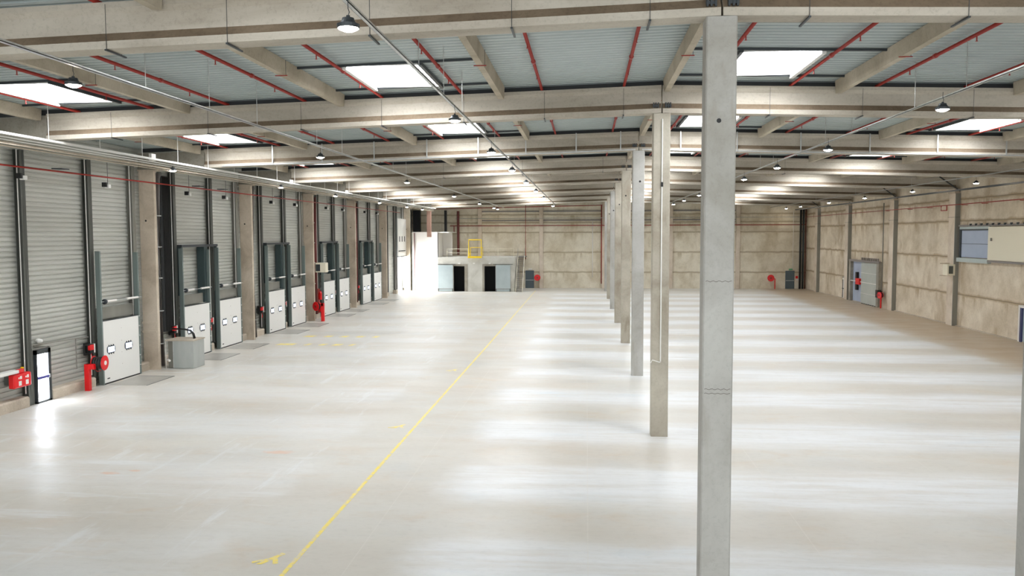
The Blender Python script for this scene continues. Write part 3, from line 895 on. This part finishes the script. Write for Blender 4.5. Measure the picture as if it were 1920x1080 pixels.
MB().box(-6.35, -6.15, 104.8, YF, 1.2, 1.5).build('bracket', M_redp, t)
t = hose_reel(22.9, 104.7, 1.37, 'red fire hose reel on a thin stand at the end wall near the corner', (-.1, -1, 0), r=.42)
MB().box(23.35, 23.45, 104.6, 104.7, 0, 1.3).build('stand', M_red, t)
MB().box(22.9, 23.45, 104.72, 104.8, 1.25, 1.33).build('arm', M_red, t)
t = hose_reel(26.85, 77.8, 1.2, 'red hose reel on a thin red stand beside the sliding fire door', (-.9, -.43, 0), r=.3)
MB().box(26.8, 26.9, 77.6, 77.7, 0, 1.1).build('stand', M_red, t)
MB().box(26.6, 27.05, 77.9, 78.4, .95, 1.65).build('cover', M_black, t)
# red extinguishers on a distant post
t = thing('extinguisher_rack', 'tall narrow red extinguisher point on the wall after the distant hose reel', 'fire extinguisher', (-21.9, 66.0, .4))
for z in (.5, 1.5):
    MB()._lathe(Vector((-21.95, 66.2, z)), Vector((0, 0, 1)), [(0, .12), (.55, .12), (.65, .06), (.72, .05)], 14, 0).build('cylinder', M_red, t)
MB().box(-22.15, -22.07, 66.0, 66.4, .4, 2.4).build('back_plate', M_redp, t)
MB().box(-22.45, -22.15, 66.15, 66.25, .9, 1.9).build('wall_bracket', M_post, t)

# cable riser and grey tank beside the first pillar
t = thing('cable_riser', 'dark vertical cable ladder between the first pillar and the second door', 'cable ladder', (-22.3, 41.8, 1.7))
MB().box(-22.42, -22.3, 41.6, 42.35, 1.7, 9.95).build('backing', M_band, t)
for q in range(7):
    MB().tube([(-22.25, 41.7+q*.09, 1.7), (-22.25, 41.7+q*.09, 9.9)], .028, 6).build('cable', M_black, t)
t = thing('panel_box', 'grey sheet-metal tank with pipes on top beside the first pillar', 'tank', (-20.7, 40.6, 0))
MB().box(-21.05, -19.98, 40.0, 41.2, 0.02, 1.42).build('body', M_tank, t)
MB().box(-21.4, -21.08, 40.15, 41.2, .02, 1.38).build('side_cabinet', M_postl, t)
MB().box(-21.45, -19.94, 39.97, 41.25, 1.42, 1.48).build('rim', M_kerb, t)
MB().box(-21.06, -21.03, 39.97, 40.0, 0.02, 1.42).build('seam', M_galv, t)
MB().tube([(-21.5, 40.1, 0), (-21.5, 40.1, 1.5)], .02, 6).build('upright', M_offw, t)
for dy in (0, .12):
    MB().tube([(-21.5, 40.6+dy, 1.98), (-20.8, 40.6+dy, 1.96), (-20.45, 40.6+dy, 1.9), (-20.28, 40.6+dy, 1.72), (-20.22, 40.6+dy, 1.48)], .035, 8).build('hose', M_black, t, smooth=True)
MB().tube([(-21.35, 40.0, .45), (-21.2, 39.9, .42)], .06, 8).build('valve', M_offw, t)

# dark red riser pipes at distant pillars
for P, w_ in ((63.55+1.55, 'fifth'), (75.55+1.45, 'sixth')):
    nm = 'third' if w_ == 'fifth' else 'fourth'
    o = MB().tube([(-21.95, P, .4), (-21.95, P, 9.9)], .13, 10).build('riser_pipe', M_maroon, loc=(-21.95, P, .4), smooth=True)
    tag(o, 'dark maroon riser pipe beside the %s pillar of the loading wall' % nm, 'pipe', 'maroon riser pipes')

# red pipe along the loading wall and along the concrete wall
t = thing('red_wall_pipe', 'long red pipe running high along the loading wall', 'pipe', (-21.55, 20, 9.4))
MB().tube([(-21.55, 20, 9.43), (-21.55, 94, 9.43)], .035, 8).build('main_pipe', M_redp, t, smooth=True)
for yy_ in (31.9, 43.9, 47.0, 55.9, 67.9):
    MB().box(-21.75, -21.3, yy_, yy_+.5, 9.52, 9.56).build('bracket', M_dgrey, t)
t = thing('red_wall_pipe', 'long red pipe running high along the stained concrete wall', 'pipe', (26.95, 45, 8.9))
MB().tube([(26.95, 45, 8.92), (26.95, 104.5, 8.92)], .03, 8).build('main_pipe', M_redp, t, smooth=True)
MB().tube([(26.95, 64.6, 8.9), (26.95, 64.6, 8.55), (26.95, 65.6, 8.55), (26.95, 65.6, 8.9)], .04, 7).build('loop', M_redp, t)
for yy_ in (50, 54, 59, 62, 68, 72, 77):
    MB().box(26.9, XRW, yy_, yy_+.06, 8.84, 8.88).build('bracket', M_redp, t)
# heater on the loading wall
t = thing('unit_heater', 'cream box heater hung beside the third pillar of the loading wall', 'heater', (-21.1, 64.5, 3.9))
MB().box(-21.6, -20.75, 63.95, 64.6, 3.85, 4.62).build('casing', M_cream, t, bevel=.02)
MB().box(-21.55, -21.2, 63.93, 63.95, 3.95, 4.5).build('grille', M_dgrey, t)
MB().box(-22.1, -21.6, 64.2, 64.3, 4.55, 4.6).build('bracket', M_dgrey, t)
# heater on the concrete wall
t = thing('unit_heater', 'cream box heater hung on the pillar of the concrete wall', 'heater', (26.6, 64.1, 3.7))
MB().box(26.5, 27.05, 63.1, 63.9, 3.72, 4.55).build('casing', M_cream, t, bevel=.02)
MB().box(26.6, 26.9, 63.08, 63.1, 3.85, 4.42).build('grille', M_post, t)
MB().box(26.3, 27.28, 63.9, 63.98, 4.55, 4.62).box(26.3, 27.28, 63.9, 63.98, 3.66, 3.72).build('bracket', M_pillar, t)

# ------------------------------------------------------------------ tall open door and white room at the far end
t = thing('tall_loading_door', 'tall white sectional door, raised halfway with daylight pouring in', 'loading door', (-22.1, 97.3, 4.33))
MB().box(-22.15, -22.08, BD[0], BD[1], 4.33, 8.78).build('leaf', M_white, t)
for yy_ in (95.8, 97.1, 98.4):
    MB().box(-22.08, -22.06, yy_, yy_+.35, 6.05, 6.7).build('window', M_dgrey, t)
MB().tube([(-22.0, 95.3, 4.95), (-22.0, 98.5, 4.95)], .06, 8).build('shaft', M_dgrey, t)
MB().box(-22.16, -22.05, BD[0], BD[1], 4.25, 4.33).build('bottom_seal', M_dgrey, t)
struct(MB().box(-21.2, -17.97, 98.9, 99.0, 0, 7.2).box(-18.05, -17.97, 98.9, YF, 0, 7.2).build('trim_1', M_offw))
bpy.data.objects['trim_1'].name = 'wall_partition'
o = MB().box(-21.2, -16.7, 99.0, YF, 7.1, 7.22).build('trim_1', M_offw); struct(o)
o = MB().box(-17.95, -16.75, 102.0, 102.1, 4.25, 7.2).build('white_cladding_panel', M_offw, loc=(-17.3, 102, 4.25)); tag(o, 'pale upright panel standing on the concrete block beside the white room', 'panel')
o = MB().box(-19.2, -18.72, 98.1, 98.5, 6.6, 9.75).build('hanging_duct', M_brownp, loc=(-19, 98.4, 6.6)); tag(o, 'brown vertical duct hanging in front of the white room', 'duct')
for i_, (px, z1, nm) in enumerate(((-20.9, 7.1, 'at the outer corner of the white room'), (-20.6, 2.2, 'low beside the white room wall'))):
    o = MB().tube([(px, 98.8, .05), (px, 98.8, z1)], .05, 8).build('thin_pipe', M_maroon if i_ == 0 else M_pipe, loc=(px, 98.8, .05)); tag(o, 'thin vertical pipe '+nm, 'pipe')
o = MB().tube([(-16.45, 104.9, 4.3), (-16.45, 104.9, 9.9)], .16, 10).build('riser_pipe', M_maroon, loc=(-16.45, 104.9, 4.3)); tag(o, 'dark maroon riser pipe standing on the concrete block', 'pipe')
o = MB().box(-18.2, -17.9, 104.6, 104.9, 7.25, 10).build('steel_post', M_black, loc=(-18, 104.7, 7.25)); tag(o, 'black post above the white room in the dark corner', 'post')
o = MB().box(-22.2, -21.3, 104.2, 104.9, 7.22, 10).build('dark_box', M_dark, loc=(-21.7, 104.5, 7.22)); tag(o, 'black box above the white room in the dark corner', 'duct')  # plain black box in the corner above the white room

# concrete block with two sliding doors, deck on top
YBk = 98.28
t = thing('concrete_block_room', 'grey concrete block room with two dark openings under a flat deck', 'block room', (-13, YBk, 0))
m = MB(); xs = [-17.93, -16.03, -14.67, -12.26, -10.9, -8.6]
m.box(-17.93, -16.03, YBk, YBk+.3, 0, 4.15); m.box(-14.67, -12.26, YBk, YBk+.3, 0, 4.15); m.box(-10.9, -8.6, YBk, YBk+.3, 0, 4.15)
m.box(-16.03, -14.67, YBk, YBk+.3, 3.07, 4.15); m.box(-12.26, -10.9, YBk, YBk+.3, 3.07, 4.15)
m.box(-17.93, -17.7, YBk+.3, YF, 0, 4.15); m.box(-8.83, -8.6, YBk+.3, YF, 0, 4.15)
m.build('front', M_block, t)
MB().box(-17.7, -8.83, YBk+.3, YF-.05, 3.9, 4.15).build('deck', M_block, t)
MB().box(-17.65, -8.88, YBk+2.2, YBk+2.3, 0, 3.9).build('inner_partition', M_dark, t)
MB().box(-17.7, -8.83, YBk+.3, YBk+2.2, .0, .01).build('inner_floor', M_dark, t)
for a, b2 in ((-16.15, -14.3), (-12.5, -10.8)):
    MB().box(a, b2, YBk-.03, YBk, 3.07, 3.32).build('lintel', M_dull, t)
for a, b2 in ((-14.67, -14.3), (-12.5, -12.26)):
    MB().box(a, b2, YBk-.025, YBk, 0, 3.07).build('jamb', M_dull, t)
for a, b2, lb in ((-17.9, -16.08, 'beside the white room'), (-10.86, -9.1, 'beside the steel stairs')):
    t = thing('sliding_shutter', 'blue-grey sliding door slid open on the concrete block, '+lb, 'sliding door', ((a+b2)/2, YBk-.1, 0), 'blue-grey sliding doors')
    MB().box(a, b2, YBk-.13, YBk-.06, .04, 3.2).build('leaf', M_bluegrey, t)
    MB().box(a-.05, b2+.05, YBk-.16, YBk-.04, .3, .36).build('rail', M_pipe, t)
    MB().tube([(a-.3, YBk-.08, 3.28), (b2+.3, YBk-.08, 3.28)], .03, 6).build('track', M_dgrey, t)
    for xx in (a, b2-.08):
        MB().box(xx, xx+.08, YBk-.18, YBk-.13, .0, .36).build('guard', M_post, t)
for xx, lb in ((-13.5, 'between the two dark openings'), (-15.3, 'above the first dark opening'), (-11.6, 'above the second dark opening')):
    o = MB().box(xx-.12, xx+.12, YBk-.12, YBk-.03, 3.35, 3.47).build('bulkhead_light', M_white, loc=(xx, YBk-.1, 3.35)); tag(o, 'small white bulkhead light on the concrete block '+lb, 'light fitting', 'bulkhead lights')
# guard rails and yellow gate on the deck
def rail(a, b2, y, lbl):
    t = thing('guard_rail', lbl, 'railing', (a, y, 4.15), 'guard rails on the concrete block')
    for z in (4.68, 5.15):
        MB().tube([(a, y, z), (b2, y, z)], .02, 6).build('bar', M_cream, t)
    n = max(2, int((b2-a)/1.4)+1)
    for i in range(n):
        xx = a+(b2-a)*i/(n-1)
        MB().tube([(xx, y, 4.15), (xx, y, 5.15)], .02, 6).build('upright', M_cream, t)
rail(-16.8, -14.25, YBk+.1, 'thin pale guard rail on the concrete block before the yellow gate')
rail(-12.5, -8.7, YBk+.1, 'thin pale guard rail on the concrete block after the yellow gate')
t = thing('pallet_gate', 'bright yellow pallet gate on top of the concrete block', 'gate', (-13.4, YBk, 4.15))
for xx in (-14.15, -12.62):
    MB().tube([(xx, YBk+.05, 4.15), (xx, YBk+.05, 6.25)], .05, 8).build('upright', M_yellow, t)
    MB().tube([(xx, YBk+.05, 4.9), (xx, YBk+1.2, 4.3)], .04, 8).build('strut', M_yellow, t)
MB().tube([(-14.15, YBk+.05, 6.25), (-12.62, YBk+.05, 6.25)], .06, 8).build('top_bar', M_yellow, t)
MB().tube([(-14.1, YBk+1.2, 5.3), (-12.6, YBk+1.2, 5.3)], .04, 8).build('inner_bar', M_yellow, t)
MB().tube([(-14.1, YBk+1.2, 4.2), (-14.1, YBk+1.2, 5.3)], .04, 8).build('strut', M_yellow, t)
MB().tube([(-12.6, YBk+1.2, 4.2), (-12.6, YBk+1.2, 5.3)], .04, 8).build('strut', M_yellow, t)
MB().box(-14.25, -12.55, YBk-.12, YBk+.0, 4.05, 4.28).build('toe_board', M_yellow, t)
# stairs
t = thing('steel_stairs', 'steep grey steel stairs beside the concrete block', 'stairs', (-8.2, YBk-.2, 0))
ya, yb_ = YBk-.5, YBk+3.2; n = 18
for i in range(n):
    f = (i+.6)/n
    MB().box(-8.42, -7.66, ya+(yb_-ya)*f, ya+(yb_-ya)*f+.24, 4.15*f-.04, 4.15*f).build('tread', M_pipe, t)
for xx in (-8.47, -7.66):
    m = MB(); m.prism_x([(ya, 0), (ya+.3, 0), (yb_+.25, 4.1), (yb_, 4.25), (ya, .3)], xx, xx+.05)
    m.build('stringer', M_cream, t)
    m = MB().tube([(xx+.02, ya+.1, 1.0), (xx+.02, yb_, 5.15)], .02, 6)
    for f in (0, .33, .66, 1): m.tube([(xx+.02, ya+.1+(yb_-ya-.1)*f, 4.15*f+.1), (xx+.02, ya+.1+(yb_-ya-.1)*f, 1.0+4.15*f)], .015, 6)
    m.build('handrail', M_pipe, t)
MB().box(-8.6, -7.6, yb_+.2, YF-.1, 4.05, 4.15).build('landing', M_pipe, t)

# ------------------------------------------------------------------ end wall
ep = None
for i_, (px, lb) in enumerate(((-13.66, 'behind the yellow gate'), (-5.75, 'beside the red hose reel near the stairs'), (2.2, 'in line with the central columns'), (10.6, 'seen between the two front columns'), (18.9, 'just past the front column'))):
    lbl = 'pale concrete pillar of the end wall '+lb
    if ep is None:
        ep = MB().box(px-.25, px+.25, YF-.35, YF, 0, 11.2, ch=.03).build('end_wall_pillar', M_palep, loc=(px, YF-.2, 0)); tag(ep, lbl, 'pillar', 'pillars of the end wall')
    else: dup(ep, (px+13.66, 0, 0), lbl)
def pipe(name, pts, r, mat, label, cat='pipe', group=None):
    o = MB().tube(pts, r, 8).build(name, mat, loc=pts[0], smooth=True); tag(o, label, cat, group); return o
y = YF-.45
pipe('sprinkler_main', [(-21, y, 10.15), (2.0, y, 10.55)], .05, M_redp, 'upper red pipe across the end wall under the roof')
pipe('sprinkler_main', [(-17.5, y, 8.0), (XRW-.3, y, 8.0)], .05, M_redp, 'lower red pipe across the whole end wall')
pipe('sprinkler_drop', [(-7.75, y+.1, 10.6), (-7.75, y+.1, 3.7), (-8.4, y+.1, 3.7)], .04, M_redp, 'thin red vertical pipe on the end wall above the stairs')
pipe('sprinkler_drop', [(1.9, y+.1, 10.6), (1.9, y+.1, .6)], .06, M_redp, 'dark red vertical pipe on the end wall beside the central columns')
pipe('sprinkler_drop', [(-17.0, y+.1, 8.0), (-17.0, y+.1, 7.2)], .05, M_redp, 'short red pipe over the white room')
pipe('cable_conduit', [(-16.8, y, 8.95), (XRW-.5, y, 8.95)], .025, M_galv, 'thin pale conduit across the end wall', 'conduit')
pipe('cable_conduit', [(.78, y+.1, 8.5), (.78, y+.1, 1.4)], .05, M_offw, 'white vertical conduit on the end wall near the central columns', 'conduit')
pipe('cable_conduit', [(25.6, y+.1, 9.7), (25.6, y+.1, 2.5)], .035, M_offw, 'white vertical conduit on the end wall above the corner door', 'conduit')
# steel bracing rails high on the end wall
for z, lb in ((9.75, 'upper'), (8.6, 'middle')):
    o = MB().box(-13.4, 18.6, YF-.14, YF-.02, z, z+.14).build('steel_rail', M_pipe, loc=(0, YF, z)); tag(o, '%s grey steel rail across the end wall' % lb, 'rail')
for px, lb, sg in ((-7.25, 'behind the steel stairs', 1), (25.35, 'in the far corner of the concrete wall', -1)):
    t = thing('fire_exit_door', 'dark green-grey exit door '+lb, 'door', (px, YF, 0), 'exit doors of the end wall')
    MB().box(px-.55, px+.55, YF-.09, YF-.02, 0, 2.25).build('leaf', M_door, t)
    MB().box(px-.5, px+.5, YF-.16, YF-.09, 1.0, 1.06).build('push_bar', M_galv, t)
    MB().box(px-.15, px+.3, YF-.14, YF-.03, 2.35, 2.5).build('exit_sign', M_green if px > 0 else M_white, t)
t = thing('wall_alarm', 'small red alarm box beside the corner exit door', 'alarm', (26.2, YF-.1, 1.2))
MB().box(26.05, 26.3, YF-.15, YF, 1.3, 1.6).build('body', M_red, t)
MB().box(26.15, 26.45, YF-.17, YF-.0, 1.05, 1.25).build('lower_box', M_offw, t)
for i_, (px, mt, lb) in enumerate(((26.45, M_black, 'black vertical pipe in the far corner, first from the exit door'), (26.8, M_dgrey, 'dark grey vertical pipe in the far corner, middle of three'), (27.1, M_maroon, 'brown vertical pipe in the far corner against the side wall'))):
    pipe('corner_pipe', [(px, YF-.5+.1*i_, .02), (px, YF-.5+.1*i_, 10.0)], .13 if i_ < 2 else .07, mt, lb, 'pipe', 'pipes in the far corner')

# ------------------------------------------------------------------ concrete side wall furnishings
sp = None
for Yp, lb in ((63.2, 'carrying the cream heater'), (75.3, 'beside the sliding fire door and hose reel'), (87.9, 'at the far side of the sliding fire door'), (99.3, 'close to the far corner'), (51.2, 'at the edge of the photo')):
    if Yp == 51.2: continue
    lbl = 'pale concrete pillar of the side wall '+lb
    if sp is None:
        sp = t = thing('side_wall_pillar', lbl, 'pillar', (27.15, Yp, 0), 'pillars of the concrete side wall')
        MB().box(26.98, XRW, Yp, Yp+1.1, 0, 9.75, ch=.01).build('shaft', M_palep, t)  # shaft tone lightened for its lit side
        MB().box(26.95, XRW, Yp-.06, Yp, 0, 9.75).build('shade_face', M_postl, t)  # dark sheet puts the near face's shade into the colour
        MB().box(26.9, XRW, Yp+.0, Yp+1.1, 9.75, 10.1).build('corbel', M_pillar, t)
        MB().box(26.95, XRW, Yp-.1, Yp+1.2, 8.0, 8.02).build('strap', M_dgrey, t)
        MB().tube([(XRW-.1, Yp-.2, 9.9), (25.9, Yp+.3, 11.0)], .05, 6).build('brace', M_band, t)
    else: dup(sp, (0, Yp-63.2, 0), lbl)
# sliding fire door
t = thing('sliding_fire_door', 'large grey sliding fire door, half open, in the concrete wall', 'sliding door', (27.1, 83, 0))
MB().box(XRW-.07, XRW-.02, 83.5, 86.9, 0, 4.05).build('recess_panel', M_lilac, t)
MB().box(26.98, 27.1, 79.2, 83.6, .05, 4.0).build('leaf', M_fdoor, t)
MB().box(26.95, 27.12, 79.2, 86.9, 2.05, 2.12).box(26.95, 27.1, 79.2, 83.6, 3.0, 3.03).box(26.95, 27.1, 79.2, 83.6, 1.0, 1.03).build('rib', M_offw, t)
MB().box(26.94, XRW, 86.8, 87.3, 0, 4.2).box(26.94, XRW, 78.7, 79.25, 0, 4.2).build('jamb', M_dull, t)
MB().box(26.9, 27.1, 78.6, 87.3, 4.05, 4.25).build('track', M_pipe, t)
for q in range(9):
    MB().box(26.93, 27.05, 79.0+q*.55, 79.1+q*.55, 4.25, 4.5).build('roller_bracket', M_pipe, t)
for q in range(7):
    MB().box(26.9, 26.98, 79.3+q*.6, 79.6+q*.6, .0, .05).build('floor_guide', M_black, t)
MB().box(27.0, 27.2, 85.0, 85.45, 1.2, 3.0).build('weight_guide', M_black, t)
o = MB().box(26.85, 27.2, 83.8, 84.9, 1.8, 2.4).build('call_point', M_red, loc=(27, 84.3, 1.8)); tag(o, 'red fire box in front of the half-open sliding fire door', 'fire box')
pipe('cable_conduit', [(26.9, 77.6, 9.6), (26.9, 77.6, 1.6)], .05, M_postl, 'grey vertical conduit above the red hose reel on the side wall', 'conduit')
# small white door frame
t = thing('small_hatch', 'small white framed hatch low in the concrete side wall', 'hatch', (27.2, 89.3, 0))
MB().box(27.2, XRW, 88.7, 90.2, 0, 2.15).build('frame', M_offw, t)
MB().box(27.17, 27.2, 89.95, 90.1, .1, 2.0).build('edge', M_dgrey, t)
MB().box(27.15, 27.2, 88.9, 90.2, 1.0, 1.1).build('rail', M_dgrey, t)
MB().box(27.15, 27.2, 89, 90.2, 2.2, 2.3).build('lintel', M_pipe, t)
# window hatch with cream sliding panel
t = bpy.data.objects.new('window_1', None); COL.objects.link(t); t.location = (27.2, 60.7, 4.95); t['_w'] = tuple(t.location); t['kind'] = 'structure'
t['label'] = 'high wall hatch with dark frame, blue-grey panel and pale sill'
MB().box(XRW-.04, XRW-.01, 58.6, 62.8, 5.1, 7.05).build('pane', M_lilac, t)
m = MB().box(XRW-.1, XRW-.0, 62.7, 62.95, 4.95, 7.2); m.box(XRW-.1, XRW, 58.35, 58.55, 4.95, 7.2); m.box(XRW-.1, XRW, 58.5, 62.8, 7.02, 7.12)
m.build('frame', M_dgrey, t)
MB().box(XRW-.05, XRW-.03, 58.6, 62.7, 6.05, 6.08).build('seam', M_dgrey, t)
MB().box(XRW-.25, XRW, 58.3, 63.0, 4.75, 5.05).build('sill', M_sill, t)
MB().box(XRW-.12, XRW, 58.4, 62.9, 7.12, 7.3).build('header', M_sill, t)
t = thing('cream_wall_shutter', 'wide cream sliding panel beside the high blue-grey hatch', 'sliding panel', (27.1, 55, 4.9))
MB().box(27.05, 27.15, 51, 58.3, 5.0, 7.25).build('leaf', M_cream, t)
MB().box(26.98, 27.2, 51, 58.2, 4.86, 4.98).build('lower_rail', M_pipe, t)
MB().box(27.05, 27.2, 51, 62.8, 7.32, 7.42).build('upper_rail', M_pipe, t)
for q in range(12):
    MB().box(26.98, 27.1, 52+q*.8, 52.12+q*.8, 7.36, 7.5).build('roller_bracket', M_dgrey, t)
MB().box(26.95, 27.03, 57.7, 57.8, 6.3, 6.5).build('handle', M_postl, t)
# door at the photo's edge
t = bpy.data.objects.new('door_2', None); COL.objects.link(t); t.location = (27.2, 53.5, 0); t['_w'] = tuple(t.location); t['kind'] = 'structure'
t['label'] = 'dark blue door edge in a pale frame low in the concrete side wall'
MB().box(27.2, XRW, 52.6, 53.75, 0, 2.1).build('leaf', M_bluegrey, t)
MB().box(27.12, XRW, 53.75, 53.98, 0, 2.15).build('edge', plain('navy_door', '#2c3460', .4), t)
m = MB().box(27.1, XRW, 53.98, 54.15, 0, 2.3); m.box(27.1, XRW, 52.6, 54.0, 2.15, 2.3)
m.build('frame', M_offw, t)

# ------------------------------------------------------------------ paint on the floor
m = MB(); yy_ = 13.5
while yy_ < 100:
    xx = -6.04-.003*max(0, yy_-50)
    m.quad((xx-.05, yy_, .003), (xx+.05, yy_, .003), (xx+.05, yy_+1, .003), (xx-.05, yy_+1, .003)); yy_ += 1
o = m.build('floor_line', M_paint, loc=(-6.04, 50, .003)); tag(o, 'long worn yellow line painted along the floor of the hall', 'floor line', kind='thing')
def mark(x, y, lbl):
    m = MB(); z = .004
    m.quad((x-.3, y-.34, z), (x-.16, y-.34, z), (x+.14, y+.24, z), (x+.04, y+.3, z))
    m.quad((x+.16, y-.26, z+.001), (x+.03, y+.08, z+.001), (x-.05, y-.02, z+.001), (x+.07, y-.32, z+.001))
    m.quad((x-.42, y-.22, z+.002), (x-.38, y-.3, z+.002), (x-.02, y-.06, z+.002), (x-.06, y+.02, z+.002))
    o = m.build('paint_cross', M_paint, loc=(x, y, z)); tag(o, lbl, 'floor marking', 'yellow painted crosses')
mark(-6.5, 16.35, 'largest worn yellow cross painted beside the floor line at the front')
mark(-6.55, 28.35, 'second worn yellow cross beside the floor line, mid hall')
mark(-6.6, 40.6, 'third worn yellow cross beside the floor line, further back')
for (yb2, xs, lbl) in ((49.5, [(-19.3, -18.1), (-17.5, -17.1), (-16.6, -16.1), (-15.75, -15.1), (-14.7, -14.3)], 'nearer row of worn yellow floor patches by the loading doors'),
                       (53.6, [(-19.0, -18.2), (-17.6, -17.0), (-16.5, -15.9), (-15.4, -14.8), (-14.3, -13.8)], 'farther row of worn yellow floor patches by the loading doors')):
    m = MB()
    for a, b2 in xs: m.quad((a, yb2-.25, .004), (b2-.1, yb2-.3, .004), (b2, yb2+.45, .004), (a+.15, yb2+.4, .004))
    o = m.build('paint_patch', M_paint, loc=(xs[0][0], yb2, .004)); tag(o, lbl, 'floor marking', 'yellow floor patches')

# ------------------------------------------------------------------ light
w = bpy.data.worlds.new('world'); S.world = w; w.use_nodes = True
bg = w.node_tree.nodes['Background']; bg.inputs[0].default_value = (.93, .965, 1, 1); bg.inputs[1].default_value = 1.5
def area(name, loc, rot, sx, sy, power, col=(1, 1, 1)):
    l = bpy.data.lights.new(name, 'AREA'); l.shape = 'RECTANGLE'; l.size = sx; l.size_y = sy; l.energy = power; l.color = col
    o = bpy.data.objects.new(name, l); COL.objects.link(o); o.location = loc; o.rotation_euler = rot; return o
# daylight through the tall open door
area('door_daylight', (-23.3, (BD[0]+BD[1])/2, 2.2), (0, -PI/2, 0), 4.2, 4.3, 950, (.96, .98, 1))

# ------------------------------------------------------------------ camera
f, yaw, pitch_, roll, H = 1539.168666, 0.090428, 0.063982, -0.002854, 6.764727
cr, sr, cp, sp_, c, s = math.cos(roll), math.sin(roll), math.cos(pitch_), math.sin(pitch_), math.cos(yaw), math.sin(yaw)
def wv(u, v, k):
    x = cr*u-sr*v; up = sr*u+cr*v
    y = cp*k+sp_*up; z = -sp_*k+cp*up
    return Vector((c*x-s*y, s*x+c*y, z))
Rv, Uv, Fv = wv(1, 0, 0), wv(0, 1, 0), wv(0, 0, 1)
cam = bpy.data.cameras.new('camera'); co = bpy.data.objects.new('camera', cam); COL.objects.link(co)
cam.sensor_width = 36; cam.lens = f/1920*36; cam.clip_end = 500
co.matrix_world = Matrix(((Rv.x, Uv.x, -Fv.x, 0), (Rv.y, Uv.y, -Fv.y, 0), (Rv.z, Uv.z, -Fv.z, H), (0, 0, 0, 1)))
S.camera = co

S.view_settings.view_transform = 'Standard'; S.view_settings.look = 'None'; S.view_settings.gamma = 1
S.view_settings.exposure = 1.03
try: S.view_settings.use_curve_mapping = False
except Exception: pass
S.cycles.use_denoising = True
S.cycles.max_bounces = 8; S.cycles.diffuse_bounces = 5; S.cycles.glossy_bounces = 3
S.cycles.sample_clamp_indirect = 6
for o in bpy.data.objects:
    if '_w' in o: del o['_w']
